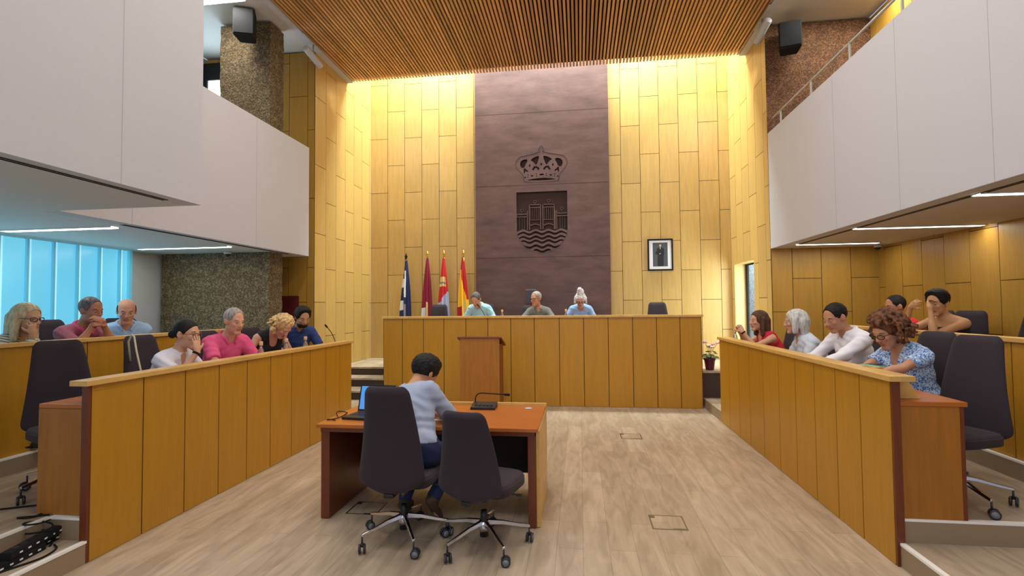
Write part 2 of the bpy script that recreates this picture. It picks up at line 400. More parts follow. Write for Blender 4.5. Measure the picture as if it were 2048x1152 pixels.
# gallery ceilings
MB().box(LXO, XL, -4, 8.3, ZC+.02, ZC+.2).build('ceiling_left_gallery', 'ceilw', kind='structure')
MB().box(XR, RXO, -4, 8.7, ZC+.02, ZC+.2).build('ceiling_right_gallery', 'ceilw', kind='structure')
# air slots in the soffits
def slot(x, y0, y1):
    b = MB()
    for dx in (0, .035): b.box(x+dx, x+dx+.014, y0, y1, ZS-.004, ZS+.001)
    return b.build('air_grille', 'black')
tag(slot(-3.26, .6, 3.62), 'long dark double air slot in the soffit beside the tall white wall', 'air vent')
tag(slot(-4.62, 4.6, 7.6), 'thin dark air slot in the far left soffit behind the gallery front', 'air vent')
tag(slot(3.16, 2.5, 7.9), 'long dark double air slot along the right gallery soffit', 'air vent')
# pillar of exposed aggregate, rough arrises
def rough_block(name, x0, x1, y0, y1, z0, z1, mat, amp=.012, n=.06):
    bm = bmesh.new(); bmesh.ops.create_cube(bm, size=1)
    for v in bm.verts: v.co = Vector((x0 if v.co.x < 0 else x1, y0 if v.co.y < 0 else y1, z0 if v.co.z < 0 else z1))
    for ax, ln in ((0, x1-x0), (1, y1-y0), (2, z1-z0)):
        es = [e for e in bm.edges if abs((e.verts[0].co-e.verts[1].co)[ax]) > .5*ln and abs(abs((e.verts[0].co-e.verts[1].co)[ax])-ln) < 1e-4]
        bmesh.ops.subdivide_edges(bm, edges=es, cuts=max(1, int(ln/n)), use_grid_fill=True)
    from mathutils import noise
    for v in bm.verts:
        v.co += Vector((noise.noise(v.co*9), noise.noise(v.co*9+Vector((9, 0, 0))), 0))*amp
    me = bpy.data.meshes.new(name); bm.to_mesh(me); bm.free(); me.materials.append(M[mat])
    o = bpy.data.objects.new(name, me); scn.collection.objects.link(o); return o
o = rough_block('pillar', -6.50, -4.68, 7.22, 7.56, .0, ZS, 'agg'); o['kind'] = 'structure'
o = rough_block('pillar_upper', -5.52, -4.68, 7.2, 7.56, ZS+.25, ZC-.02, 'agg'); o['kind'] = 'structure'

# slatted timber ceiling
b = MB(); rnd = random.Random(3)
x = -4.36
b.box(-4.37, 2.88, 1.5, YC-.04, ZC+.07, ZC+.12, mi=1)
while x < 2.86:
    b.val = rnd.random()
    b.box(x, x+.034, 1.5, YC, ZC, ZC+.07, mi=0)
    x += .0605
b.build('ceiling', ['slat', 'gap'], kind='structure')
MB().box(-4.37, 2.88, -4, 1.5, ZC, ZC+.12).build('ceiling_rear', 'ceilw', kind='structure')
MB().box(XL+.001, -4.372, -4, YC, ZC-.02, ZC+.14).build('trim_23', 'white', kind='structure')
MB().box(2.882, XR-.001, -4, YC, ZC-.02, ZC+.14).build('trim_24', 'white', kind='structure')
MB().box(XL-.1, XR+.1, YC-.16, YC-.06, ZC+.12, ZT).build('wall_skylight_shaft', 'white', kind='structure')
MB().box(XL-.1, XR+.1, YC-.1, YB+.1, ZT, ZT+.1).build('ceiling_skylight', 'ceilw', kind='structure')
MB().box(LXO-.2, RXO+1, -4.1, -4.0, 0, .9).build('wall_rear', 'white', kind='structure')

# ------------------------------------------------------------------ weathered steel panel with cut-out crest
SX0, SX1 = -2.145, .63
def G(gx, gy, mir=False):
    return (-.75+(gx-395)*.002264, 4.035-(gy-485)*.00226)
def steel_sheet():
    cu = bpy.data.curves.new('crest_sheet', 'CURVE'); cu.dimensions = '2D'; cu.fill_mode = 'BOTH'; cu.extrude = .012
    def loop(pts):
        sp = cu.splines.new('POLY'); sp.points.add(len(pts)-1)
        for p, q in zip(sp.points, pts): p.co = (q[0], q[1], 0, 1)
        sp.use_cyclic_u = True
    loop([(SX0, .6), (SX1, .6), (SX1, ZT), (SX0, ZT)])
    def ell(cx, cy, rx, ry, n=16):
        loop([G(cx+rx*math.cos(2*PI*i/n), cy+ry*math.sin(2*PI*i/n)) for i in range(n)])
    C0 = 388
    def both(pts):
        loop([G(x+7, y) for x, y in pts]); loop([G(2*C0-x+7, y) for x, y in pts][::-1])
    # arches between the crown's bands
    both([(192, 232), (196, 205), (212, 188), (235, 181), (256, 182), (262, 196), (252, 214), (243, 232), (238, 250), (222, 262), (203, 256)])
    both([(290, 190), (312, 172), (340, 160), (368, 155), (366, 182), (356, 206), (350, 226), (338, 240), (326, 222), (312, 206)])
    both([(226, 268), (238, 262), (246, 276), (262, 284), (268, 298), (256, 300), (246, 290), (238, 296), (236, 310), (226, 308)])
    both([(318, 244), (332, 252), (342, 246), (354, 256), (366, 262), (370, 276), (366, 286), (354, 284), (350, 270), (338, 266), (326, 272), (318, 286), (306, 286), (306, 270), (316, 262)])
    both([(276, 236), (282, 228), (288, 236), (288, 248), (282, 254), (276, 248)])
    loop([G(395+x, y) for x, y in ((-7, 228), (0, 220), (7, 228), (7, 240), (0, 246), (-7, 240))])
    # jewels on the rim band, slit below
    ell(397, 328, 21, 8)
    both([(288, 337), (302, 329), (316, 335), (302, 344)])
    for cx, cy, r in ((238, 350, 7), (266, 326, 4.5), (266, 350, 4.5), (343, 320, 4.5), (343, 340, 4.5), (266, 338, 3.5)):
        ell(cx+7, cy, r, r, 10); ell(2*C0-cx+7, cy, r, r, 10)
    n = 24
    loop([G(395-132+264*i/n, 374-14*math.sin(PI*i/n)) for i in range(n+1)] + [G(395+132-264*i/n, 376+7*math.sin(PI*i/n)) for i in range(1, n)])
    # upper opening of the shield, wavy lower lip
    A = [G(163, 485), G(627, 485)]
    def wave(u, ph=0): return 9*math.cos((u-163)/464*4*2*PI+ph)
    A += [G(627-464*i/48, 838+wave(627-464*i/48)) for i in range(49)]
    loop(A)
    # wave slots
    for k, (cy, hw) in enumerate(((868, 228), (908, 212), (945, 192), (990, 164), (1030, 78))):
        m = 40; up_, dn = [], []
        for i in range(m+1):
            u = 395-hw+2*hw*i/m; e = 1-.45*abs(2*i/m-1)**3; c = cy+1.1*wave(u)
            up_.append(G(u, c-11*e)); dn.append(G(u, c+11*e))
        loop(up_+dn[::-1])
    ob = bpy.data.objects.new('tmp', cu); scn.collection.objects.link(ob)
    dg = bpy.context.evaluated_depsgraph_get(); dg.update()
    me = bpy.data.meshes.new_from_object(ob.evaluated_get(dg))
    bpy.data.objects.remove(ob)
    me.transform(Matrix(((1, 0, 0, 0), (0, 0, -1, 0), (0, 1, 0, 0), (0, 0, 0, 1))))
    me.materials.clear(); me.materials.append(M['corten'])
    return me
cr = thing('crest_panel', 'tall weathered brown steel panel with cut-out crown and shield on the back wall', 'wall panel', (-.75, YB-.09, .58))
def addmesh(name, me, parent):
    o = bpy.data.objects.new(name, me); scn.collection.objects.link(o); o.parent = parent; return o
o = addmesh('steel_sheet', steel_sheet(), cr); o.location = (.75, 0, -.58)
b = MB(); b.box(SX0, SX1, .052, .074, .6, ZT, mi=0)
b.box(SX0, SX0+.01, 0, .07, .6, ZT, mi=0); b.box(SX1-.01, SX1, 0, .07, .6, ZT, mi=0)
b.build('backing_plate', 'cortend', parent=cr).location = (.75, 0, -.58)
for z in (5.70, 4.18, 2.674): MB().box(SX0+.01, SX1-.01, -.0135, -.012, z, z+.006).build('sheet_joint', 'cortend', parent=cr).location = (.75, 0, -.58)
# tracery inside the shield: towers, bridge lines, rings
b = MB()
def bar(gx0, gy0, gx1, gy1, wd=7):
    p, q = Vector(G(gx0, gy0)), Vector(G(gx1, gy1)); d = (q-p).normalized(); nn = Vector((-d.y, d.x))*wd*.5*.00226
    b.prism([tuple(p-nn), tuple(q-nn), tuple(q+nn), tuple(p+nn)], .004, .04)
for gx0, gx1 in ((280, 382), (404, 508)):
    for gx in (gx0, gx1): bar(gx, 600, gx, 832, 9)
    bar(gx0-6, 603, gx1+6, 603); bar(gx0, 628, gx1, 628); bar(gx0, 744, gx1, 744, 5)
    for i in range(5): bar(gx0+14+i*18, 628, gx0+14+i*18, 744, 3)
    for q in range(8):
        x0 = gx0+(gx1-gx0)*q/8; x1 = gx0+(gx1-gx0)*(q+1)/8
        bar(x0, 800-18*math.sin(PI*q/8), x1, 800-18*math.sin(PI*(q+1)/8), 8)
for gy in (688, 712): bar(163, gy, 262, gy, 8); bar(530, gy, 627, gy, 8)
for gx in (262, 530, 516): bar(gx, 660, gx, 835, 7)
for gx in (190, 212, 234, 560, 580, 602): bar(gx, 712, gx, 830, 3)
for cx, cy in ((212, 652), (332, 575), (458, 570), (578, 645)):
    for q in range(10): bar(cx+13*math.cos(q*PI/5), cy+13*math.sin(q*PI/5), cx+13*math.cos((q+1)*PI/5), cy+13*math.sin((q+1)*PI/5), 5)
    bar(cx, cy+13, cx, cy+30, 4)
b.build('tracery', 'corten', parent=cr).location = (.75, 0, -.58)
# engraved outline of the crown and foot of the shield
b = MB()
def scal(pts, r=9, n=5):
    out = []
    for (x0, y0), (x1, y1) in zip(pts, pts[1:]):
        L = math.hypot(x1-x0, y1-y0); k = max(1, int(L/20)); nx, ny = (y1-y0)/L, -(x1-x0)/L
        for i in range(k):
            for j in range(n):
                t = (i+j/n)/k; s_ = math.sin(PI*j/n)
                out.append((x0+(x1-x0)*t+nx*r*s_, y0+(y1-y0)*t+ny*r*s_))
    return out+[pts[-1]]
lft = [(228, 385), (218, 325), (165, 265), (152, 235), (162, 190), (192, 160), (245, 150), (300, 140), (365, 122)]
lf = lft[:3]+scal(lft[3:], 8)
tp = [(372, 110), (362, 100), (364, 86), (374, 82), (372, 70), (384, 60)]
pts = [(x+9, y) for x, y in lf+tp]; pts += [(790-x, y) for x, y in pts[::-1]]
pts += [(790-237+(-316)*i/12, 385+10*math.sin(PI*i/12)) for i in range(13)]
P3 = [(G(x, y)[0], -.0125, G(x, y)[1]) for x, y in pts]
b.tube(P3, .0055, 5); b.build('crown_outline', 'cortend', parent=cr).location = (.75, 0, -.58); b = MB()
sh = [(160, 840), (172, 890), (205, 950), (255, 1005), (320, 1038), (395, 1050), (470, 1038), (535, 1005), (585, 950), (618, 890), (630, 840)]
b.tube([(G(x, y)[0], -.0125, G(x, y)[1]) for x, y in sh], .004, 5)
b.build('shield_outline', 'cortend', parent=cr).location = (.75, 0, -.58)

# ------------------------------------------------------------------ benches
def vpanels(b, axis_pts, place, z0, z1, th=.018, gap=.011):
    rnd = random.Random(5)
    q = [place(axis_pts[0]+.01, 0), place(axis_pts[-1]-.01, th*.7)]
    b.box(min(q[0][0], q[1][0]), max(q[0][0], q[1][0]), min(q[0][1], q[1][1]), max(q[0][1], q[1][1]), z0+.002, z1-.002, mi=1)
    for a0, a1 in zip(axis_pts, axis_pts[1:]):
        b.val = rnd.random(); q = [place(a0+gap/2, 0), place(a1-gap/2, th)]
        b.box(min(q[0][0], q[1][0]), max(q[0][0], q[1][0]), min(q[0][1], q[1][1]), max(q[0][1], q[1][1]), z0, z1)
# left front
t = thing('councillor_bench', 'long oak panelled front bench on the left with pale cap and end desk', 'bench', (-3.25, 3.04, 0))
def rel(o, t): o.location = -Vector(t.location); return o
b = MB(); ysL = [3.045, 3.46, 3.87, 4.27, 4.665, 5.05, 5.45, 5.85, 6.23, 6.615, 6.98]
vpanels(b, ysL, lambda a, d: (-3.25-.018+d, a), 0.004, 1.165); rel(b.build('front_panel', ['bench', 'seam'], t), t)
rel(MB().box(-3.30, -3.268, 3.045, 6.98, .004, 1.165).box(-3.30, -3.2505, 3.024, 3.0445, .004, 1.165).build('side_frame', 'edge', t), t)
rel(MB().box(-3.36, -3.225, 2.99, 7.0, 1.166, 1.202, .004).build('cap_rail', 'cap', t), t)
rel(MB().box(-3.67, -3.30, 3.06, 6.98, 1.005, 1.035, .003).build('desktop', 'top', t), t)
rel(MB().box(-3.67, -3.305, 3.06, 3.085, .295, 1.003).build('end_panel', 'endpanel', t), t)
# right front
t = thing('councillor_bench', 'long oak panelled front bench on the right with pale cap and end desk', 'bench', (1.97, 3.59, 0))
b = MB(); ysR = [3.595, 3.965, 4.314, 4.68, 5.07, 5.473, 5.916, 6.37, 6.774, 7.2, 7.65]
vpanels(b, ysR, lambda a, d: (1.97+.018-d, a), 0.004, 1.165); rel(b.build('front_panel', ['bench', 'seam'], t), t)
rel(MB().box(1.988, 2.02, 3.595, 7.65, .004, 1.165).box(1.971, 2.02, 3.58, 3.5945, .004, 1.165).build('side_frame', 'edge', t), t)
rel(MB().box(1.945, 2.10, 3.555, 7.68, 1.166, 1.202, .004).build('cap_rail', 'cap', t), t)
rel(MB().box(2.02, 2.42, 3.60, 7.65, 1.005, 1.035, .003).build('desktop', 'top', t), t)
rel(MB().box(2.022, 2.375, 3.605, 3.63, .295, 1.003).build('end_panel', 'endpanel', t), t)
rel(MB().box(2.376, 2.40, 3.605, 3.64, .295, 1.003).build('end_post', 'edge', t), t)
rel(MB().prism([(2.03, 1.166), (2.13, 1.166), (2.21, 1.037), (2.03, 1.037)], 3.70, 3.73).build('cap_bracket', 'cap', t), t)
# upper rows
def upper(label, x, sgn, y0, y1, zt):
    t = thing('councillor_bench', label, 'bench', (x, y0, .435))
    b = MB(); n = int(round((y1-y0)/.42)); ys = [y0+(y1-y0)*i/n for i in range(n+1)]
    a, c = sorted((x, x-sgn*.018)); vpanels(b, ys, lambda q, d: (a if (d == 0) == (sgn < 0) else c, q) if False else ((x-sgn*.018) if d == 0 else x-sgn*.018+sgn*d, q), .44, zt-.036)
    rel(b.build('front_panel', ['bench', 'seam'], t), t)
    a, c = sorted((x-sgn*.019, x-sgn*.04)); rel(MB().box(a, c, y0, y1, .44, zt-.036).build('side_frame', 'edge', t), t)
    a, c = sorted((x+sgn*.02, x-sgn*.10)); rel(MB().box(a, c, y0-.02, y1, zt-.035, zt, .003).build('cap_rail', 'cap', t), t)
    a, c = sorted((x-sgn*.041, x-sgn*.42)); rel(MB().box(a, c, y0, y1, 1.15, 1.18, .003).build('desktop', 'top', t), t)
upper('upper row oak bench on the left in front of the glass wall', -4.80, 1, 2.4, 6.9, 1.395)
upper('upper row oak bench on the right below the side wall', 3.375, -1, 3.66, 7.6, 1.385)
# dais
t = thing('dais_desk', 'wide raised oak presiding desk in front of the steel crest panel', 'desk', (-.72, 8.57, 0))
seams = [-3.40, -3.059, -2.683, -2.32, -1.934, -1.553, -1.16, -.762, -.345, .059, .458, .853, 1.234, 1.603, 1.935]
b = MB(); vpanels(b, seams, lambda a, d: (a, 8.57+.018-d), .004, 1.468); rel(b.build('front_panel', ['bench', 'seam'], t), t)
rel(MB().box(-3.41, 1.945, 8.588, 8.65, .004, 1.468).build('side_frame', 'edge', t), t)
rel(MB().box(-3.43, 1.965, 8.545, 8.70, 1.469, 1.507, .004).build('cap_rail', 'cap', t), t)
rel(MB().box(-3.40, 1.94, 8.66, 9.16, 1.30, 1.33, .003).build('desktop', 'top', t), t)
for q in (-3.40, 1.91): rel(MB().box(q, q+.03, 8.66, 9.15, .59, 1.299).build('end_panel', 'endpanel', t), t)

# lectern
t = thing('lectern', 'tall plain oak lectern standing before the raised desk', 'lectern', (-1.5, 7.62, 0))
rel(MB().box(-1.80, -1.20, 7.55, 7.572, .006, 1.19).build('front_panel', 'endpanel', t), t)
rel(MB().box(-1.80, -1.775, 7.573, 7.95, .006, 1.10).build('side_panel', 'edge', t), t)
rel(MB().box(-1.225, -1.20, 7.573, 7.95, .006, 1.10).build('side_panel', 'edge', t), t)
tm = Matrix.Translation((-1.5, 7.53, 1.195)) @ Matrix.Rotation(R(-17), 4, 'X')
rel(MB().box(-.335, .335, 0, .50, 0, .025, .003, mat=tm).build('lectern_top', 'edge', t), t)
rel(MB().box(-1.774, -1.226, 7.575, 7.94, .55, .57).build('shelf', 'endpanel', t), t)

# table
t = thing('clerk_table', 'reddish cherry topped table with a pale back lip in the middle of the floor', 'table', (-1.2, 4.3, 0))
rel(MB().box(-2.085, -.325, 3.845, 4.72, .722, .75, .003).build('tabletop', 'top', t), t)
rel(MB().box(-2.06, -.35, 3.87, 4.70, .685, .7215, .002).build('apron', 'edge', t), t)
rel(MB().box(-2.06, -1.99, 3.88, 4.70, .004, .684, .003).build('side_panel', 'edge', t), t)
rel(MB().box(-.405, -.345, 3.88, 4.70, .004, .684, .003).build('side_panel', 'edge', t), t)
rel(MB().box(-.344, -.318, 3.90, 4.74, .004, .7215, .002).build('outer_panel', 'cap', t), t)
rel(MB().box(-2.085, -.318, 4.722, 4.755, .30, .775, .002).build('back_panel', 'cap', t), t)
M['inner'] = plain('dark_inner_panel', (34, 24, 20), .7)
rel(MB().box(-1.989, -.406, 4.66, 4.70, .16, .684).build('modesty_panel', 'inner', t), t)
rel(MB().lathe([(.03, 0), (.036, .002), (.034, .004), (.026, .004)], (-.47, 4.6, .7505)).build('cable_grommet', 'greyp', t), t)

# ------------------------------------------------------------------ swivel chairs
def make_chair(label, group, top=1.14, seat=.47, turn=0):
    group = group or 'high-back swivel chairs of the chamber'
    t = thing('swivel_chair', label, 'chair', (0, 0, 0), 0, group)
    # backrest: tapered padded shell, wide rounded bottom; local +Y is forward
    bot = seat-.07; H = top-bot
    def half(v):
        if v < .15: return .245 - .10*(1-v/.15)**2
        return .245-.088*((v-.15)/.85)
    bm = bmesh.new(); NU, NV = 12, 22; F = []; K = []
    def yoff(v, u): return -.25-.07*v**1.2+.03*math.sin(v*PI) + .035*(abs(u)**2)*(1-.3*v)
    for side, th in ((0, .035), (1, -.035)):
        g = []
        for j in range(NV+1):
            v = j/NV; hw = half(v)
            if v > .95: hw -= .03*((v-.95)/.05)**2
            row = []
            for i in range(NU+1):
                u = 2*i/NU-1; e = (1-abs(u)**6)**.5*(1-max(0, (v-.93)/.07)**3)**.5*(1-max(0, (.05-v)/.05)**3)**.5 if abs(u) < 1 else 0
                zz = bot+H*v + (.03*abs(u)**2.5*(1 if v < .1 else 0)*(1-v/.1) if v < .1 else 0)
                row.append(bm.verts.new((u*hw, yoff(v, u)+th*max(e, .15), zz)))
            g.append(row)
        (F if side == 0 else K).extend(g)
    for j in range(NV):
        for i in range(NU):
            bm.faces.new((F[j][i], F[j+1][i], F[j+1][i+1], F[j][i+1])); bm.faces.new((K[j][i], K[j][i+1], K[j+1][i+1], K[j+1][i]))
    for j in range(NV):
        bm.faces.new((F[j][0], K[j][0], K[j+1][0], F[j+1][0])); bm.faces.new((F[j][NU], F[j+1][NU], K[j+1][NU], K[j][NU]))
    for i in range(NU):
        bm.faces.new((F[0][i], F[0][i+1], K[0][i+1], K[0][i])); bm.faces.new((F[NV][i], K[NV][i], K[NV][i+1], F[NV][i+1]))
    bmesh.ops.recalc_face_normals(bm, faces=bm.faces)
    for f in bm.faces: f.smooth = True
    me = bpy.data.meshes.new('backrest'); bm.to_mesh(me); bm.free(); me.materials.append(M['fabric'])
    o = addmesh('backrest', me, t); md = o.modifiers.new('s', 'SUBSURF'); md.levels = md.render_levels = 1
    b = MB(); pr_ = []
    for i in range(36):
        a = 2*PI*i/36; c_, s_ = math.cos(a), math.sin(a)
        pr_.append((.245*math.copysign(abs(c_)**.45, c_), .03+.225*math.copysign(abs(s_)**.45, s_)))
    b.prism(pr_, seat-.055, seat+.01, axis='z')
    b.prism([(x*.96, .03+(y-.03)*.96) for x, y in pr_], seat+.0, seat+.025, axis='z')
    o = b.build('seat', 'fabric', t); md = o.modifiers.new('b', 'BEVEL'); md.width = .014; md.segments = 2
    for p in o.data.polygons: p.use_smooth = True
    b = MB(); b.box(-.09, .09, -.14, .12, seat-.10, seat-.056, .01); b.tube([(.10, .02, seat-.08), (.25, .04, seat-.085)], .006); b.box(.235, .275, .025, .055, seat-.09, seat-.08, .002)
    b.box(-.035, .035, -.27, -.12, seat-.09, seat-.06, .008)
    b.build('tilt_mechanism', 'plastic', t)
    MB().lathe([(.014, .30), (.014, seat-.10)]).build('gas_column', 'steelcol', t)
    MB().lathe([(.03, .07), (.028, .14), (.024, .21), (.022, .245)], seg=18).build('column_sleeve', 'plastic', t)
    MB().lathe([(.034, .105), (.04, .13), (.036, .175), (.03, .18)], seg=18).build('base_hub', 'chrome', t)
    for k in range(5):
        a = R(72*k-128)-turn; d = Vector((math.cos(a), math.sin(a), 0)); n_ = Vector((-d.y, d.x, 0))
        bm = bmesh.new(); pts = [(.03, .165, .018, .016), (.13, .155, .015, .013), (.24, .13, .013, .011), (.325, .115, .012, .009)]; rings = []
        for q, z, wd, hh in pts:
            c = d*q+Vector((0, 0, z)); rings.append([bm.verts.new(c+n_*sx*wd+Vector((0, 0, sz*hh))) for sx, sz in ((-1, -1), (1, -1), (.7, 1), (-.7, 1))])
        for A, B_ in zip(rings, rings[1:]):
            for i in range(4): bm.faces.new((A[i], A[(i+1) % 4], B_[(i+1) % 4], B_[i]))
        bm.faces.new(rings[0]); bm.faces.new(rings[-1]); bmesh.ops.recalc_face_normals(bm, faces=bm.faces)
        me = bpy.data.meshes.new('base_leg'); bm.to_mesh(me); bm.free(); me.materials.append(M['chrome'])
        leg = addmesh('base_leg', me, t); md = leg.modifiers.new('b', 'BEVEL'); md.width = .004; md.segments = 2
        b = MB(); e = d*.32; b.tube([(e.x, e.y, .05), (e.x, e.y, .112)], .006, 8)
        off = Vector((math.cos(a+1.1), math.sin(a+1.1), 0)); ax = Vector((-off.y, off.x, 0)); cc = e+off*.012
        for sgn in (-1, 1):
            c0 = Vector((cc.x, cc.y, .031))+ax*sgn*.008; c1 = c0+ax*sgn*.016
            b.tube([c0, c0+ax*sgn*.002, c1-ax*sgn*.002, c1], [.026, .031, .031, .025], 16)
            b.tube([c1-ax*sgn*.0015, c1+ax*sgn*.0012], [.021, .021], 14, mi=1)
        b.box(cc.x-.012, cc.x+.012, cc.y-.012, cc.y+.012, .045, .066, .004)
        b.build('caster', ['caster', 'tyre'], leg)
    return t
M['cushion'] = plain('grey_cushion', (78, 72, 82), .8)
chA = make_chair('dark aubergine high-back swivel chair under the man at the clerk table', None)
chA.location = (-1.285, 3.62, 0); chA.rotation_euler = (0, 0, R(-3))
chB = make_chair('lowered dark aubergine swivel chair, empty, right chair at the clerk table', None, top=.99, seat=.455, turn=R(-16))
chB.location = (-.685, 3.57, 0); chB.rotation_euler = (0, 0, R(-16))
def put(x, y, z, heading, label, src=chA, group=None):   # heading: direction the sitter faces, degrees from +X
    return dup(src, (x, y, z), R(heading-90), label, group)
put(-3.93, 3.52, .29, -24, 'empty dark high-back swivel chair beyond the end of the left front bench')
put(2.57, 3.99, .29, 202, 'empty dark high-back swivel chair beyond the end of the right front bench')
put(4.10, 5.42, .435, 195, 'empty dark swivel chair in the upper right row beside the woman in black')
put(4.12, 4.86, .435, 195, 'empty dark swivel chair at the right edge, upper right row')
put(-2.80, 9.72, .58, -90, 'empty dark swivel chair behind the raised desk in front of the flags')
put(1.46, 9.72, .58, -90, 'empty dark swivel chair behind the raised desk below the framed portrait')
chP = make_chair('taller dark chair with head cushion of the man in grey, middle of the raised desk', None, top=1.10)
chP.location = (-.96, 9.76, .58); chP.rotation_euler = (0, 0, R(180))
b = MB(); b.box(-.115, .115, -.40, -.35, 1.13, 1.42, .02); b.box(-.03, .03, -.40, -.37, 1.0, 1.15, .004)
b.build('head_cushion', 'cushion', chP)
# strap on the chair
M['strap'] = plain('cream_strap', (205, 196, 168), .8)
b = MB(); b.tube([(-4.10, 4.215, 1.2), (-4.07, 4.16, 1.38), (-4.035, 4.16, 1.445), (-3.98, 4.125, 1.43), (-3.92, 4.09, 1.30), (-3.86, 4.07, 1.15), (-3.84, 4.09, 1.0)], .008, 6)
tag(b.build('lanyard_strap', 'strap', loc=(-4.0, 4.14, 1.2)), 'cream strap hung over the dark chair left of the white-blouse woman', 'strap')

# ------------------------------------------------------------------ people: smooth distance-field bodies meshed with surface nets
F4 = np.float32
def V3(a): return np.array(a, dtype=float)
def nrm(a): a = V3(a); return a/np.linalg.norm(a)
class Grid:
    def __init__(s, lo, hi, res):
        s.res = res; s.lo = V3(lo); s.n = np.ceil((V3(hi)-s.lo)/res).astype(int)+1
        s.ax = [(s.lo[i]+res*np.arange(s.n[i])).astype(F4) for i in range(3)]
        s.D = np.full(tuple(s.n), .5, dtype=F4)
    def sl(s, lo, hi):
        a = np.clip(np.floor((V3(lo)-s.lo)/s.res).astype(int), 0, s.n-1); b = np.clip(np.ceil((V3(hi)-s.lo)/s.res).astype(int)+1, 1, s.n)
        return tuple(slice(int(a[i]), int(max(b[i], a[i]+1))) for i in range(3))
    def co(s, sl): return s.ax[0][sl[0]][:, None, None], s.ax[1][sl[1]][None, :, None], s.ax[2][sl[2]][None, None, :]
    def add(s, p, inf=0, k=None, sub=False):
        kind = p[0]
        if k is None: k = p[-1]
        if kind == 'rc':
            a, b, r1, r2 = V3(p[1]), V3(p[2]), p[3]+inf, p[4]+inf; m = max(r1, r2)+k+2*s.res
            sl = s.sl(np.minimum(a, b)-m, np.maximum(a, b)+m); X, Y, Z = s.co(sl)
            ab = b-a; L2 = float(ab@ab)+1e-12
            t = np.clip(((X-a[0])*ab[0]+(Y-a[1])*ab[1]+(Z-a[2])*ab[2])/L2, 0, 1)
            d = np.sqrt((X-a[0]-t*ab[0])**2+(Y-a[1]-t*ab[1])**2+(Z-a[2]-t*ab[2])**2)-(r1+(r2-r1)*t)
        else:
            c, A, r = V3(p[1]), p[2], V3(p[3])+inf; m = max(r)+k+2*s.res
            sl = s.sl(c-m, c+m); X, Y, Z = s.co(sl); X = X-c[0]; Y = Y-c[1]; Z = Z-c[2]
            q = [(X*A[i][0]+Y*A[i][1]+Z*A[i][2])/r[i] for i in range(3)]
            k0 = np.sqrt(q[0]**2+q[1]**2+q[2]**2)+1e-6; k1 = np.sqrt((q[0]/r[0])**2+(q[1]/r[1])**2+(q[2]/r[2])**2)+1e-6
            d = k0*(k0-1)/k1
        if len(p) > 5 and kind == 'rc' and p[5] is not None and not isinstance(p[5], (int, float)):
            for (pt, nn) in p[5]: d = np.maximum(d, (X-pt[0])*nn[0]+(Y-pt[1])*nn[1]+(Z-pt[2])*nn[2])
        D = s.D[sl]
        if sub:
            d = -d; h = np.clip(.5-.5*(D-d)/k, 0, 1); s.D[sl] = (D+(d-D)*h+k*h*(1-h)).astype(F4)
        else:
            h = np.clip(.5+.5*(D-d)/k, 0, 1); s.D[sl] = (D+(d-D)*h-k*h*(1-h)).astype(F4)
    def cut(s, pt, nn):   # remove the side the normal points to
        X, Y, Z = s.co(tuple(slice(0, int(k)) for k in s.n)); nn = nrm(nn)
        s.D = np.maximum(s.D, ((X-pt[0])*nn[0]+(Y-pt[1])*nn[1]+(Z-pt[2])*nn[2]).astype(F4))
    def wrinkle(s, amp, f=1.0):
        X, Y, Z = s.co(tuple(slice(0, int(k)) for k in s.n))
        s.D = s.D + (amp*np.sin(f*34*X+2.5*np.sin(f*21*Z+3*Y))*np.sin(f*40*Z+3*np.sin(f*17*Y)+9*X)).astype(F4)
    def lumps(s, amp, f):
        X, Y, Z = s.co(tuple(slice(0, int(k)) for k in s.n))
        s.D = s.D + (amp*(np.sin(f*X+2*np.sin(f*.7*Z))*np.sin(f*Y+1.7*np.sin(f*.6*X))*np.sin(f*Z+1.3*np.sin(f*.8*Y)))).astype(F4)
    def strands(s, C, R_, Fh, Uh, amp, f):   # vertical locks round the head
        X, Y, Z = s.co(tuple(slice(0, int(k)) for k in s.n)); X = X-C[0]; Y = Y-C[1]; Z = Z-C[2]
        a = np.arctan2(X*R_[0]+Y*R_[1]+Z*R_[2], X*Fh[0]+Y*Fh[1]+Z*Fh[2]); z = X*Uh[0]+Y*Uh[1]+Z*Uh[2]
        s.D = s.D + (amp*np.sin(f*a+2.2*np.sin(19*z))).astype(F4)
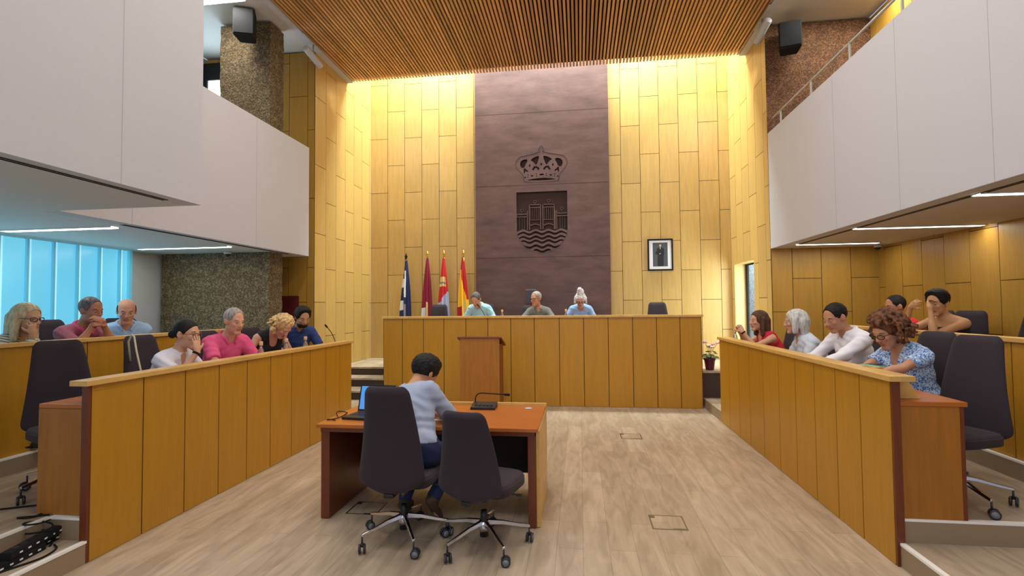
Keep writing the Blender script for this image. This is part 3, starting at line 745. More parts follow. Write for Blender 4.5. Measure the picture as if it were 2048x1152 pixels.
def nets(g):
    D = g.D.copy()
    D[0], D[-1] = .1, .1; D[:, 0], D[:, -1] = .1, .1; D[:, :, 0], D[:, :, -1] = .1, .1
    S = D < 0; nx, ny, nz = D.shape
    cnt = np.zeros((nx-1, ny-1, nz-1), np.int8)
    for i in (0, 1):
        for j in (0, 1):
            for k in (0, 1): cnt += S[i:nx-1+i, j:ny-1+j, k:nz-1+k]
    act = np.argwhere((cnt > 0) & (cnt < 8))
    idx = -np.ones(cnt.shape, np.int64); idx[act[:, 0], act[:, 1], act[:, 2]] = np.arange(len(act))
    acc = np.zeros((len(act), 3)); num = np.zeros(len(act))
    cor = [(i, j, k) for i in (0, 1) for j in (0, 1) for k in (0, 1)]
    for a in cor:
        for ax in range(3):
            if a[ax]: continue
            b = list(a); b[ax] = 1
            va = D[act[:, 0]+a[0], act[:, 1]+a[1], act[:, 2]+a[2]]; vb = D[act[:, 0]+b[0], act[:, 1]+b[1], act[:, 2]+b[2]]
            m = (va < 0) != (vb < 0); t = np.where(m, va/np.where(m, va-vb, 1), 0)
            p = np.tile(V3(a), (len(act), 1)); p[:, ax] += t
            acc[m] += p[m]; num[m] += 1
    co = g.lo+(act+acc/num[:, None])*g.res
    quads = []
    for ax in range(3):
        o1, o2 = (ax+1) % 3, (ax+2) % 3
        sa = [slice(0, n) for n in D.shape]; sb = [slice(0, n) for n in D.shape]
        sa[ax] = slice(0, D.shape[ax]-1); sb[ax] = slice(1, D.shape[ax])
        A, B = S[tuple(sa)], S[tuple(sb)]; e = np.argwhere(A != B); fl = A[e[:, 0], e[:, 1], e[:, 2]]
        ok = (e[:, o1] > 0) & (e[:, o2] > 0); e = e[ok]; fl = fl[ok]
        def c(d1, d2):
            q = e.copy(); q[:, o1] -= d1; q[:, o2] -= d2; return idx[q[:, 0], q[:, 1], q[:, 2]]
        q = np.stack([c(1, 1), c(0, 1), c(0, 0), c(1, 0)], 1); q[~fl] = q[~fl][:, ::-1]; quads.append(q)
    q = np.concatenate(quads); q = q[(q >= 0).all(1)]
    return co, q
def np_mesh(name, co, q, mats, origin, mi=None, parent=None, loc=None):
    me = bpy.data.meshes.new(name)
    me.vertices.add(len(co)); me.vertices.foreach_set('co', (co-V3(origin)).astype(F4).ravel())
    me.loops.add(q.size); me.loops.foreach_set('vertex_index', q.astype(np.int32).ravel())
    me.polygons.add(len(q)); me.polygons.foreach_set('loop_start', np.arange(0, q.size, 4, dtype=np.int32))
    me.polygons.foreach_set('use_smooth', np.ones(len(q), bool))
    if mi is not None: me.polygons.foreach_set('material_index', mi.astype(np.int32))
    me.update(calc_edges=True); me.validate()
    for m in mats: me.materials.append(M[m] if isinstance(m, str) else m)
    o = bpy.data.objects.new(name, me); scn.collection.objects.link(o)
    if parent is not None: o.parent = parent
    if loc is not None: o.location = loc
    return o
def bounds(prims, pad):
    P = []
    for p in prims:
        if p[0] == 'rc':
            for c, r in ((p[1], p[3]), (p[2], p[4])): P += [V3(c)-r, V3(c)+r]
        else: P += [V3(p[1])-max(p[3]), V3(p[1])+max(p[3])]
    return np.min(P, 0)-pad, np.max(P, 0)+pad
def rot(v, axis, deg):
    axis = nrm(axis); a = R(deg); v = V3(v)
    return v*math.cos(a)+np.cross(axis, v)*math.sin(a)+axis*(axis@v)*(1-math.cos(a))

def hand(W, d, n, side, curl, sp=1.0, s=1.0, spread=6):
    """palm facing n, fingers along d; side = +1 puts the thumb towards cross(d, n)"""
    d = nrm(d); n = nrm(n-V3(d)*(V3(n)@d)); w = np.cross(d, n)*side; P = []
    A = [w, n, d]
    P.append(('el', W+d*.052*s, A, (.041*s, .016*s, .052*s), .012))
    P.append(('rc', W-d*.01, W+d*.03*s, .025*s, .024*s, .02))
    for i, (o, L) in enumerate(((.030, .070), (.010, .080), (-.010, .075), (-.029, .058))):
        b = W+d*(.088-.006*abs(i-1))*s+w*o*s; dd = rot(d, n, -side*(1.5-i)*spread*.5)
        axis = np.cross(dd, n); c = curl if isinstance(curl, (int, float)) else curl[i]; r = .0088*s
        for j, f in enumerate((.45, .31, .24)):
            dd = rot(dd, axis, c*(.8 if j == 0 else 1)); e = b+dd*L*f*s
            P.append(('rc', b, e, r, r*.93, .005)); b = e; r *= .93
    b = W+d*.025*s+w*.030*s; dd = nrm(d*.62+w*.72+n*.25)
    e = b+dd*.042*s; P.append(('rc', b, e, .0125*s, .010*s, .01))
    dd = nrm(dd*.8+d*.4+n*(.2 if curl_max(curl) > 20 else 0)); P.append(('rc', e, e+dd*.032*s, .010*s, .0085*s, .004))
    return P
def curl_max(c): return c if isinstance(c, (int, float)) else max(c)
def ik(S, T, l1, l2, pole):
    S, T = V3(S), V3(T); v = T-S; L = np.linalg.norm(v)
    if L > (l1+l2)*.995: T = S+v/L*(l1+l2)*.995; v = T-S; L = np.linalg.norm(v)
    a = (l1*l1-l2*l2+L*L)/(2*L); h = math.sqrt(max(0, l1*l1-a*a)); u = v/L
    p = V3(pole); p = p-u*(p@u); p = nrm(p)
    return S+u*a+p*h, T

SK = {}
def skin(c):
    c = (c[0]*.95, c[1]*.97, c[2]*.93)
    if c not in SK:
        m = plain('skin_%d' % len(SK), c, .55, var=.05, vscale=30); m.node_tree.nodes['Principled BSDF'].inputs['Subsurface Weight'].default_value = .06
        m.node_tree.nodes['Principled BSDF'].inputs['Subsurface Radius'].default_value = (.02, .008, .004); SK[c] = m
    return SK[c]
def mat(name, c, rough=.85, **k):
    if name not in M: M[name] = plain(name, c, rough, **k)
    return M[name]
def hairmat(name, c, c2=None):
    if name in M: return M[name]
    m, n, l, b = nt(name); tc = n.new('ShaderNodeTexCoord'); ns = n.new('ShaderNodeTexNoise'); ns.inputs['Scale'].default_value = 45; ns.inputs['Detail'].default_value = 6
    mp = n.new('ShaderNodeMapping'); mp.inputs['Scale'].default_value = (1, 1, .3); l.new(tc.outputs['Object'], mp.inputs[0]); l.new(mp.outputs[0], ns.inputs['Vector'])
    r = n.new('ShaderNodeValToRGB'); r.color_ramp.elements[0].position = .35; r.color_ramp.elements[1].position = .65
    c2 = c2 or tuple(min(255, x*1.25+8) for x in c)
    r.color_ramp.elements[0].color = srgb(c); r.color_ramp.elements[1].color = srgb(c2); l.new(ns.outputs[0], r.inputs[0]); l.new(r.outputs[0], b.inputs['Base Color'])
    b.inputs['Roughness'].default_value = .65; b.inputs['Specular IOR Level'].default_value = .3
    bp = n.new('ShaderNodeBump'); bp.inputs['Strength'].default_value = .6; bp.inputs['Distance'].default_value = .006; l.new(ns.outputs[0], bp.inputs['Height']); l.new(bp.outputs[0], b.inputs['Normal'])
    M[name] = m; return m
LIP = plain('lips', (182, 110, 96), .5); M['eyewhite'] = plain('eye_white', (176, 156, 142), .4); M['iris'] = plain('iris', (40, 28, 22), .25)
M['denim'] = plain('dark_blue_jeans', (34, 46, 86), .9, bump=.2); M['darktr'] = plain('dark_trousers', (40, 42, 52), .9)
M['shoe'] = plain('olive_brown_shoe', (74, 62, 46), .7); M['sole'] = plain('rubber_sole', (110, 98, 72), .8); M['shoeb'] = plain('black_shoe', (26, 26, 28), .6)
M['lens'] = plain('spectacle_lens', (230, 235, 238), .05, trans=1)

def person(label, head, floor, hd, hyaw=0, hpitch=15, hroll=0, lean=.30, sex='m', sk=(214, 160, 132), hair=None, shirt=None,
           hl=None, hr=None, trousers='darktr', hs=1.14, res=.0075, glasses=None, beard=None, seat=.47, legs=None, shoes='shoeb', build=1.0, extra=None, side=0, pelvis=None, shoulders=None, chair=None):
    """head = head centre, hd = heading of the body in degrees from +X"""
    z = V3((0, 0, 1)); f = V3((math.cos(R(hd)), math.sin(R(hd)), 0)); r = np.cross(f, z)
    C = V3(head); Fh = rot(f, z, hyaw); Rh = np.cross(Fh, z); Fh = rot(Fh, Rh, -hpitch); Uh = np.cross(Rh, Fh)
    if hroll: Rh = rot(Rh, Fh, hroll); Uh = rot(Uh, Fh, hroll)
    fem = sex == 'f'; wv = (.90 if fem else 1.0)*build
    N = C-Fh*.045*hs-Uh*.165*hs-f*.015+z*0
    P = V3(pelvis) if pelvis is not None else V3((N[0]-f[0]*lean+r[0]*side, N[1]-f[1]*lean+r[1]*side, floor+seat+.115))
    u = nrm(N-P); L = np.linalg.norm(N-P); rr = nrm(np.cross(f, u)); ft = np.cross(u, rr); A = [rr, ft, u]
    body = []; head_p = []
    def H(x, y, zz): return C+(Rh*x+Fh*y+Uh*zz)*hs
    AH = [Rh, Fh, Uh]
    def he(x, y, zz, rx, ry, rz, k=.02): head_p.append(('el', H(x, y, zz), AH, (rx*hs, ry*hs, rz*hs), k))
    def hrc(a, b, r1, r2, k=.01): head_p.append(('rc', H(*a), H(*b), r1*hs, r2*hs, k))
    jw = .9 if fem else 1.0
    he(0, -.012, .030, .074, .093, .086); he(0, .030, -.030, .058*jw, .058, .078, .03); he(0, .02, -.065, .052*jw, .055, .045, .02)
    hrc((-.012, .068, -.100), (.012, .068, -.100), .019, .019, .02)
    hrc((-.03, .072, .022), (.03, .072, .022), .013, .013, .015)
    he(-.036, .062, -.022, .020, .018, .018, .015); he(.036, .062, -.022, .020, .018, .018, .015)
    hrc((0, .086, .010), (0, .103, -.026), .0085, .0115, .012); hrc((-.011, .094, -.030), (.011, .094, -.030), .0085, .0085, .006)
    hrc((-.017, .083, -.056), (.017, .083, -.056), .0075, .0075, .006); hrc((-.014, .082, -.067), (.014, .082, -.067), .0075, .0075, .006)
    ears = [('el', H(sx*.074, -.008, -.004), [nrm(Rh+Fh*.3*sx), Fh, Uh], (.009*hs, .020*hs, .032*hs), .008) for sx in (-1, 1)]
    neck = [('rc', N-u*.05, C-Uh*.055*hs-Fh*.022, .058*wv, .054*(.9 if fem else 1), .03)]
    sw = (.160 if fem else .172)*(1+.6*(build-1)); sh = V3((0, 0, 0)) if shoulders is None else V3(shoulders)
    SL_, SR_ = N-rr*sw-u*.055+ft*.005+sh, N+rr*sw-u*.055+ft*.005+sh
    torso = [('el', P+u*.02, A, ((.175 if fem else .165)*build, .125*build, .12), .06), ('el', P+u*L*.38, A, ((.128 if fem else .145)*build, .105*build, .17), .07),
             ('el', P+u*L*.68+ft*.005, A, ((.145 if fem else .165)*build, .112*build, .17), .07), ('rc', SL_+rr*.03, SR_-rr*.03, .056, .056, .07),
             ('rc', N-u*.01, (N*.45+SR_*.55)+z*.004, .05, .045, .05), ('rc', N-u*.01, (N*.45+SL_*.55)+z*.004, .05, .045, .05)]
    if fem: torso += [('el', P+u*L*.66+ft*.075+rr*sx*.07, A, (.062, .055, .06), .04) for sx in (-1, 1)]
    elif build > 1.05: torso += [('el', P+u*L*.32+ft*.06, A, (.13, .10, .13), .06)]
    arms = {}; hands = []
    for key, S, spec, sx in (('r', SR_, hr, 1), ('l', SL_, hl, -1)):
        if spec is None: spec = dict(t=S*0+P+f*.42+r*sx*.12+z*(.24), pole=(r*sx*.5-z*.8))
        T = V3(spec['t']); pole = V3(spec.get('pole', r*sx*.6-z*.8)); E, W = ik(S, T, .275, .245, pole)
        if 'e' in spec: E, W = V3(spec['e']), T
        arms[key] = (S, E, W, sx); dd = V3(spec['d']) if 'd' in spec else W-E
        nn = V3(spec['n']) if 'n' in spec else -z+f*.01
        hands += hand(W, dd, nn, spec.get('th', -sx if True else sx), spec.get('curl', 12), s=(.92 if fem else 1.02), spread=spec.get('spread', 5))
    ar = .88 if fem else 1.0
    armp = []
    for S, E, W, sx in arms.values():
        armp += [('rc', S, E, .050*ar*build, .038*ar, .03), ('rc', E, W, .038*ar, .025*ar, .015), ('el', E+(W-E)*.25, [nrm(W-E), nrm(np.cross(W-E, z+.01)), nrm(np.cross(W-E, np.cross(W-E, z+.01)))], (.085, .041*ar, .043*ar), .02)]
    if legs is None:
        legs = []
        for sx in (-1, 1):
            hip = P+rr*sx*.09-z*.015; kn = hip+f*.41+r*sx*.03; kn[2] = floor+.50; an = kn+f*.03-z*.0; an[2] = floor+.085
            legs.append((hip, kn, an, an+f*.15-z*.05))
    legp = []
    for hip, kn, an, toe in legs:
        legp += [('rc', hip, kn, .082*build, .056, .05), ('rc', kn, an, .054, .036, .02), ('rc', kn*.7+an*.3, kn*.5+an*.5, .054, .048, .02), ('rc', an-z*.03, toe, .035, .028, .02)]
    allp = torso+armp+hands+legp+neck+head_p
    lo, hi = bounds(allp, .04); g = Grid(lo, hi, res)
    for p in torso+legp+neck: g.add(p)
    for p in armp: g.add(p)
    for p in head_p: g.add(p)
    for p in ears: g.add(p)
    for p in hands: g.add(p)
    for sx in (-1, 1): g.add(('el', H(sx*.031, .088, .004), AH, (.017*hs, .012*hs, .011*hs), .006), sub=True)
    co, q = nets(g)
    ctr = co[q].mean(1); rel_ = ctr-C; lx, ly, lz = rel_@Rh/hs, rel_@Fh/hs, rel_@Uh/hs
    mi = ((abs(lx) < .024) & (ly > .072) & (lz < -.050) & (lz > -.073)).astype(int)
    base = (float(P[0]), float(P[1]), floor)
    root = np_mesh('person', co, q, [skin(sk), LIP], base, mi, loc=base); root['label'] = label; root['category'] = 'person'
    def part(name, g_, mats, lab=None):
        co_, q_ = nets(g_)
        if not len(q_): return None
        o = np_mesh(name, co_, q_, mats, base, parent=root)
        if lab: o['label'] = lab
        return o
    # trousers
    lp = [('rc', h_, k_, .095*build, .068, .05) for h_, k_, a_, t_ in legs]+[('rc', k_, a_*1.0+z*.02, .068, .052, .02) for h_, k_, a_, t_ in legs]+[torso[0]]
    lo, hi = bounds(lp, .05); g = Grid(lo, hi, .013)
    for p in lp: g.add(p, inf=.010 if p[0] == 'el' else 0)
    g.wrinkle(.004); g.cut(P+u*.07, u); part('trousers', g, [trousers])
    for (h_, k_, a_, t_) in legs:
        fd = nrm(t_-(a_-z*.03)); side_ = nrm(np.cross(fd, k_-a_)); A2 = [side_, fd, np.cross(side_, fd)]
        sp = [('rc', a_-z*.0, a_-(k_-a_)/np.linalg.norm(k_-a_)*-.03, .043, .045, .02), ('rc', a_-nrm(k_-a_)*.035-fd*.03, t_+fd*.03, .042, .036, .03)]
        lo, hi = bounds(sp, .04); g = Grid(lo, hi, .009)
        for p in sp: g.add(p)
        g.cut(a_-nrm(k_-a_)*.068, -nrm(k_-a_)); part('shoe', g, [shoes])
    # shirt
    s = dict(sleeve=.75, neck='collar', mat='white', inf=.013, hem=-.03, wr=.0035); s.update(shirt or {})
    if s['sleeve'] > 1.2: armc = 'long'
    else: armc = 'short'
    sp = [(p, s['inf']) for p in torso]
    for S, E, W, sx in arms.values():
        if s['sleeve'] <= 0: continue
        fr = min(1, s['sleeve']); e = S+(E-S)*fr; d_ = nrm(E-S)
        if fr < 1: sp.append((('rc', S, S+(E-S)*(fr+.15), .055*ar*build, .050*ar, [(e, d_)], .03), .012))
        else:
            sp.append((('rc', S, E, .052*ar*build, .044*ar, .03), .012)); fr2 = s['sleeve']-1; e = E+(W-E)*fr2
            sp.append((('rc', E, E+(W-E)*(fr2+.1), .044*ar, .034*ar, [(e, nrm(W-E))], .02), .010))
    lo, hi = bounds([p for p, i in sp], .06); g = Grid(lo, hi, max(res, .0085))
    for p, i in sp: g.add(p, inf=i, k=(p[-1] if not isinstance(p[-1], list) else .03))
    if s['wr']: g.wrinkle(s['wr'])
    g.add(('rc', N-u*.035-ft*.0, C, .066*wv, .066*wv, .01), sub=True)
    if s['neck'] in ('collar', 'v'):
        dpt = .10 if s['neck'] == 'v' else .055; g.add(('rc', N+ft*.085+u*.02, N+ft*.13-u*dpt, .035, .008, .01), sub=True)
    if s['neck'] == 'deepv': g.add(('rc', N+ft*.08+u*.02, N+ft*.15-u*.16, .055, .01, .01), sub=True)
    if s['neck'] == 'round': g.add(('rc', N+ft*.05, N+ft*.085-u*.01, .05, .045, .01), sub=True)
    if s['neck'] == 'camisole': g.cut(P+u*(L-.045), nrm(u+ft*.10))
    if s['neck'] == 'tank':
        g.add(('rc', N+ft*.06, N+ft*.11-u*.07, .06, .05, .015), sub=True)
        for S in (SL_, SR_): sg = 1 if (S-N)@rr > 0 else -1; g.add(('rc', S+rr*sg*.05+ft*.12, S+rr*sg*.05-ft*.12, .075, .075, .01), sub=True)
    g.cut(P+u*s['hem'], -u); part('top' if fem else 'shirt', g, [s['mat']])
    if s['neck'] == 'collar':
        pts = []
        for i in range(-9, 10):
            a = R(i*17); pts.append(N+u*.030+rr*math.sin(a)*.079*wv-ft*math.cos(a)*.074*wv+u*(.008*math.cos(a)+.002)+ft*.009)
        pts[0] = pts[0]-u*.035+ft*.012; pts[-1] = pts[-1]-u*.035+ft*.012
        sp = [('rc', a_, b_, .0125, .0125, .01) for a_, b_ in zip(pts, pts[1:])]+[('rc', a_-u*.014+nrm(a_-N)*.007, b_-u*.014+nrm(b_-N)*.007, .010, .010, .01) for a_, b_ in zip(pts, pts[1:])]
        lo, hi = bounds(sp, .03); g = Grid(lo, hi, .0055)
        for p in sp: g.add(p)
        part('collar', g, [s.get('cmat', s['mat'])])
    if s['neck'] == 'camisole':
        b_ = MB()
        for sg in (-1, 1):
            pt = [P+u*(L-.065)+ft*.115+rr*sg*.085, N+rr*sg*.10+ft*.085-u*.035, N+rr*sg*.105+ft*.02+u*.008, N+rr*sg*.10-ft*.07-u*.05, P+u*(L-.065)-ft*.11+rr*sg*.07]
            b_.tube([tuple(x-V3(base)) for x in pt], .006, 6)
        b_.build('shoulder_strap', s['mat'], root)
    # hair
    h = dict(style='short', mat='black'); h.update(hair or {}); st = h['style']; hp = []; subs = []
    def q_(x, y, zz, rx, ry, rz, k=.02): hp.append(('el', H(x, y, zz), AH, (rx*hs, ry*hs, rz*hs), k))
    def qc(a, b_, r1, r2, k=.02): hp.append(('rc', H(*a), H(*b_), r1*hs, r2*hs, k))
    lump = None; cuts = [((0, .055, .045), (0, 1, -.55))]
    if st == 'short': q_(0, -.016, .036, .0785, .0965, .0895); cuts = [((0, .072, .052), (0, 1, -.75)), ((0, .0, -.018), (0, .35, -1)), ((0, .045, .0), (0, 1, -.1))]; lump = (.004, 150)
    if st == 'curlytop': q_(0, -.014, .038, .090, .106, .094); q_(0, .01, .085, .076, .076, .052); cuts = [((0, .085, .055), (0, 1, -.9)), ((0, .0, -.02), (0, .35, -1)), ((0, .05, .0), (0, 1, -.1))]; lump = (.0055, 120)
    if st == 'bald': q_(0, -.016, .022, .080, .096, .084); cuts = [((0, 0, .060), (0, -.2, 1)), ((0, 0, -.03), (0, .3, -1)), ((0, .02, 0), (0, 1, 0))]
    if st == 'bun': q_(0, -.014, .034, .079, .096, .089); q_(0, -.118, -.012, .034, .03, .036, .01); cuts = [((0, .058, .055), (0, 1, -.7)), ((0, .0, -.03), (0, .5, -1))]; 
    if st == 'long':
        q_(0, -.018, .034, .088, .102, .094)
        for sx in (-1, 1): qc((sx*.070, -.02, .02), (sx*.082, .005, -.16), .034, .026); qc((sx*.045, -.075, 0), (sx*.06, -.07, -.24), .045, .025)
        qc((0, -.085, 0), (0, -.09, -.25), .05, .03); cuts = [((0, .052, .05), (0, 1, -.6))]
    if st == 'bob':
        q_(0, -.018, .034, .092, .106, .096)
        for sx in (-1, 1): qc((sx*.070, 0, .03), (sx*.082, .02, -.095), .038, .026); qc((sx*.055, -.06, 0), (sx*.055, -.06, -.13), .05, .032)
        qc((0, -.085, 0), (0, -.075, -.13), .05, .032); cuts = [((0, .062, .05), (0, 1, -.6))]
    if st in ('curly', 'blondecurl'):
        rg = random.Random(11); big = st == 'curly'; q_(0, -.02, .035, .09, .10, .092); nn_ = 420 if big else 300
        for i in range(nn_):
            a = rg.uniform(0, 2*PI); e = rg.uniform(-.75, 1.45); ce, se = math.cos(e), math.sin(e)
            x, y, zz = math.cos(a)*ce, math.sin(a)*ce, se
            if y > .45 and zz < .55: continue
            rad = (.122 if big else .106)*(1+.06*rg.uniform(-1, 1)); k_ = 1.15 if zz < 0 else 1
            hp.append(('rc', H(x*rad*k_, y*rad-.02, zz*rad*1.05+.02), H(x*rad*k_+rg.uniform(-.02, .02), y*rad-.02+rg.uniform(-.02, .02), zz*rad*1.05+.02-.02), .0115*hs, .0105*hs, .005))
        cuts = [((0, .070, .055), (0, 1, -.65))]
    if st == 'updo':
        q_(0, -.016, .036, .082, .098, .090); q_(0, -.02, .13, .055, .06, .06, .02); q_(.01, -.01, .185, .036, .04, .035, .015)
        for sx in (-1, 1): qc((sx*.072, 0, .03), (sx*.086, .02, -.05), .028, .02)
        cuts = [((0, .075, .06), (0, 1, -.7))]; lump = (.009, 95)
    if hp:
        lo, hi = bounds(hp, .03); g = Grid(lo, hi, .0062 if res < .0085 else .008)
        for p in hp: g.add(p)
        if lump: g.lumps(*lump)
        if st in ('long', 'bob'): g.strands(C, Rh, Fh, Uh, .0022, 38)
        if st in ('short', 'curlytop', 'bun', 'updo'): 
            g.D = np.maximum(g.D, -1+0*g.D)
        # open the face
        for (pt, nn_) in cuts:
            pt_ = H(*pt); n_ = nrm(Rh*nn_[0]+Fh*nn_[1]+Uh*nn_[2])
            X, Y, Z = g.co(tuple(slice(0, int(k)) for k in g.n))
            hpn = (X-pt_[0])*n_[0]+(Y-pt_[1])*n_[1]+(Z-pt_[2])*n_[2]
            if st in ('long', 'bob', 'curly', 'blondecurl', 'updo'):
                # face window only: between the side locks
                lx_ = (X-C[0])*Rh[0]+(Y-C[1])*Rh[1]+(Z-C[2])*Rh[2]
                win = np.maximum(-hpn, np.abs(lx_)-.056*hs); g.D = np.maximum(g.D, -win).astype(F4)
            else: g.D = np.maximum(g.D, hpn).astype(F4)
        part('hair', g, [h['mat']])
    if beard:
        bp_ = [('el', H(0, .030, -.078), AH, (.058*hs, .066*hs, .050*hs), .01)]; lo, hi = bounds(bp_, .02); g = Grid(lo, hi, .0062); g.add(bp_[0]); g.lumps(.002, 150)
        g.add(('rc', H(-.016, .10, -.062), H(.016, .10, -.062), .009, .009, .004), sub=True); g.cut(H(0, .06, -.040), Uh); part('beard', g, [beard])
    # eyes, brows, glasses
    gz = .25+hpitch/60
    for sx in (-1, 1):
        e_ = MB(); c_ = H(sx*.031, .0765, .003)-V3(base)
        e_.lathe([(.0001, -.0095*hs), (.005*hs, -.0080*hs), (.0083*hs, -.0048*hs), (.0095*hs, 0), (.0083*hs, .0048*hs), (.0062*hs, .0073*hs)], mi=0, seg=12, mat=Matrix.Translation(c_)@Vector(Fh-Uh*gz).to_track_quat('Z', 'Y').to_matrix().to_4x4())
        e_.lathe([(.0062*hs, .0073*hs), (.0045*hs, .0086*hs), (.0001, .0094*hs)], mi=1, seg=12, mat=Matrix.Translation(c_)@Vector(Fh-Uh*gz).to_track_quat('Z', 'Y').to_matrix().to_4x4())
        e_.build('eye', ['eyewhite', 'iris'], root)
        e_ = MB(); e_.tube([tuple(H(sx*.016, .083, .024)-V3(base)), tuple(H(sx*.032, .083, .029)-V3(base)), tuple(H(sx*.048, .070, .024)-V3(base))], [.003, .004, .002], 6); e_.build('eyebrow', h.get('brow', h['mat']), root)
    if glasses:
        b_ = MB(); gm = glasses
        for sx in (-1, 1):
            pts = [H(sx*.033+.024*math.cos(a), .101-.01*abs(math.cos(a))*0-.012*(abs(sx*.033+.024*math.cos(a))/.057)**2, .002+.016*math.copysign(abs(math.sin(a))**.8, math.sin(a)))-V3(base) for a in [2*PI*i/20 for i in range(21)]]
            b_.tube([tuple(p) for p in pts], .0028, 6, cap=False)
            b_.tube([tuple(H(sx*.057, .089, .008)-V3(base)), tuple(H(sx*.078, .05, .008)-V3(base)), tuple(H(sx*.080, -.012, .004)-V3(base))], .0022, 6)
        b_.tube([tuple(H(-.009, .100, .006)-V3(base)), tuple(H(.009, .100, .006)-V3(base))], .0022, 6)
        b_.build('glasses', gm, root)
    if chair: put(float(P[0]+f[0]*.085), float(P[1]+f[1]*.085), floor, hd, chair)
    if extra: extra(root, base, dict(H=H, arms=arms, N=N, u=u, ft=ft, rr=rr, C=C, Fh=Fh, Rh=Rh, Uh=Uh, P=P, f=f, r=r, z=z))
    return root
def watch(key, m='black'):
    def fn(root, base, d):
        S, E, W, sx = d['arms'][key]; a = nrm(W-E); b = MB(); c = W-a*.015-V3(base)
        b.lathe([(.027, -.010), (.031, -.008), (.031, .008), (.027, .010)], seg=18, mat=Matrix.Translation(c)@Vector(a).to_track_quat('Z', 'Y').to_matrix().to_4x4()); b.build('wristwatch', m, root)
    return fn
def stripes():
    m, n, l, b = nt('striped_knit'); tc = n.new('ShaderNodeTexCoord'); sx = n.new('ShaderNodeSeparateXYZ'); l.new(tc.outputs['Object'], sx.inputs[0])
    a = n.new('ShaderNodeMath'); a.operation = 'MULTIPLY_ADD'; a.inputs[1].default_value = .35; l.new(sx.outputs[1], a.inputs[0]); l.new(sx.outputs[2], a.inputs[2])
    q = n.new('ShaderNodeMath'); q.operation = 'MULTIPLY'; q.inputs[1].default_value = 38; l.new(a.outputs[0], q.inputs[0])
    fr = n.new('ShaderNodeMath'); fr.operation = 'FRACT'; l.new(q.outputs[0], fr.inputs[0])
    r = n.new('ShaderNodeValToRGB'); r.color_ramp.interpolation = 'CONSTANT'; r.color_ramp.elements[0].color = srgb((208, 206, 190)); r.color_ramp.elements[1].position = .7; r.color_ramp.elements[1].color = srgb((64, 70, 88))
    l.new(fr.outputs[0], r.inputs[0]); l.new(r.outputs[0], b.inputs['Base Color']); b.inputs['Roughness'].default_value = .9; return m
def floral():
    m, n, l, b = nt('blue_white_print'); tc = n.new('ShaderNodeTexCoord'); v = n.new('ShaderNodeTexNoise'); v.inputs['Scale'].default_value = 38; v.inputs['Detail'].default_value = 2; v.inputs['Distortion'].default_value = 2.5; l.new(tc.outputs['Object'], v.inputs['Vector'])
    r = n.new('ShaderNodeValToRGB'); r.color_ramp.elements[0].position = .46; r.color_ramp.elements[0].color = srgb((62, 108, 190)); r.color_ramp.elements[1].position = .52; r.color_ramp.elements[1].color = srgb((205, 226, 246))
    l.new(v.outputs[0], r.inputs[0]); l.new(r.outputs[0], b.inputs['Base Color']); b.inputs['Roughness'].default_value = .85; return m
M['stripes'] = stripes(); M['floral'] = floral()
hairmat('hair_blonde', (170, 150, 120), (214, 196, 164)); hairmat('hair_yellow', (190, 150, 92), (232, 204, 150)); hairmat('hair_dark', (14, 11, 11), (30, 25, 24)); hairmat('hair_greyshort', (128, 118, 112), (176, 168, 162))
hairmat('hair_brown', (66, 42, 32), (98, 64, 46)); hairmat('hair_silver', (165, 165, 162), (214, 214, 210)); hairmat('hair_curl', (66, 40, 26), (126, 80, 50)); hairmat('hair_mix', (62, 58, 60), (112, 106, 106)); hairmat('hair_white', (180, 182, 190), (228, 230, 236))
for n_, c_ in (('maroon_cloth', (150, 78, 96)), ('blueshirt', (158, 192, 230)), ('blouse', (222, 220, 232)), ('pink_cloth', (222, 86, 134)), ('blacktop', (24, 22, 30)), ('bluepolo', (44, 66, 128)),
               ('aqua_shirt', (160, 208, 222)), ('greyshirt', (112, 114, 112)), ('paleblue_top', (140, 176, 220)), ('lightblue_sweater', (158, 170, 196)), ('red_top', (196, 28, 52)), ('palejacket', (196, 206, 222)),
               ('whiteshirt', (232, 232, 240)), ('redshirt', (200, 32, 40)), ('whitecollar', (226, 224, 224))):
    M[n_] = plain(n_, c_, .85, var=.03, vscale=40, bump=.12, bscale=600)
A_ = dict
# left upper row
person('woman with long blonde hair, glasses and a striped top, chin on hand, left edge', (-5.03, 4.07, 1.60), .435, 5, 0, 8, lean=.2, sex='f', sk=(206, 156, 132), hair=A_(style='long', mat='hair_blonde'), shirt=A_(mat='stripes', sleeve=1.8, neck='round', wr=.004), glasses='black',
       hl=A_(t=(-4.93, 4.04, 1.46), d=(.1, -.1, .5), n=(-.7, 0, .4), curl=55, pole=(.3, -.3, -1)), hr=A_(t=(-4.95, 3.86, 1.225)), chair='dark swivel chair of the blonde woman in stripes, upper left row')
person('man with short dark grey hair and maroon polo, hands clasped at his mouth', (-5.02, 4.68, 1.665), .435, -5, 5, 10, lean=.26, sk=(176, 116, 92), hair=A_(style='short', mat='hair_mix'), shirt=A_(mat='maroon_cloth', cmat='pink_cloth', sleeve=.8), build=1.08,
       hl=A_(t=(-4.86, 4.66, 1.53), d=(.1, -.6, .45), n=(-.5, -.6, 0), curl=40, pole=(.2, .5, -1)), hr=A_(t=(-4.86, 4.56, 1.52), d=(.1, .6, .5), n=(-.5, .6, 0), curl=40, pole=(.2, -.5, -1)), extra=watch('r'), chair='dark swivel chair of the man in the maroon polo, upper left row')
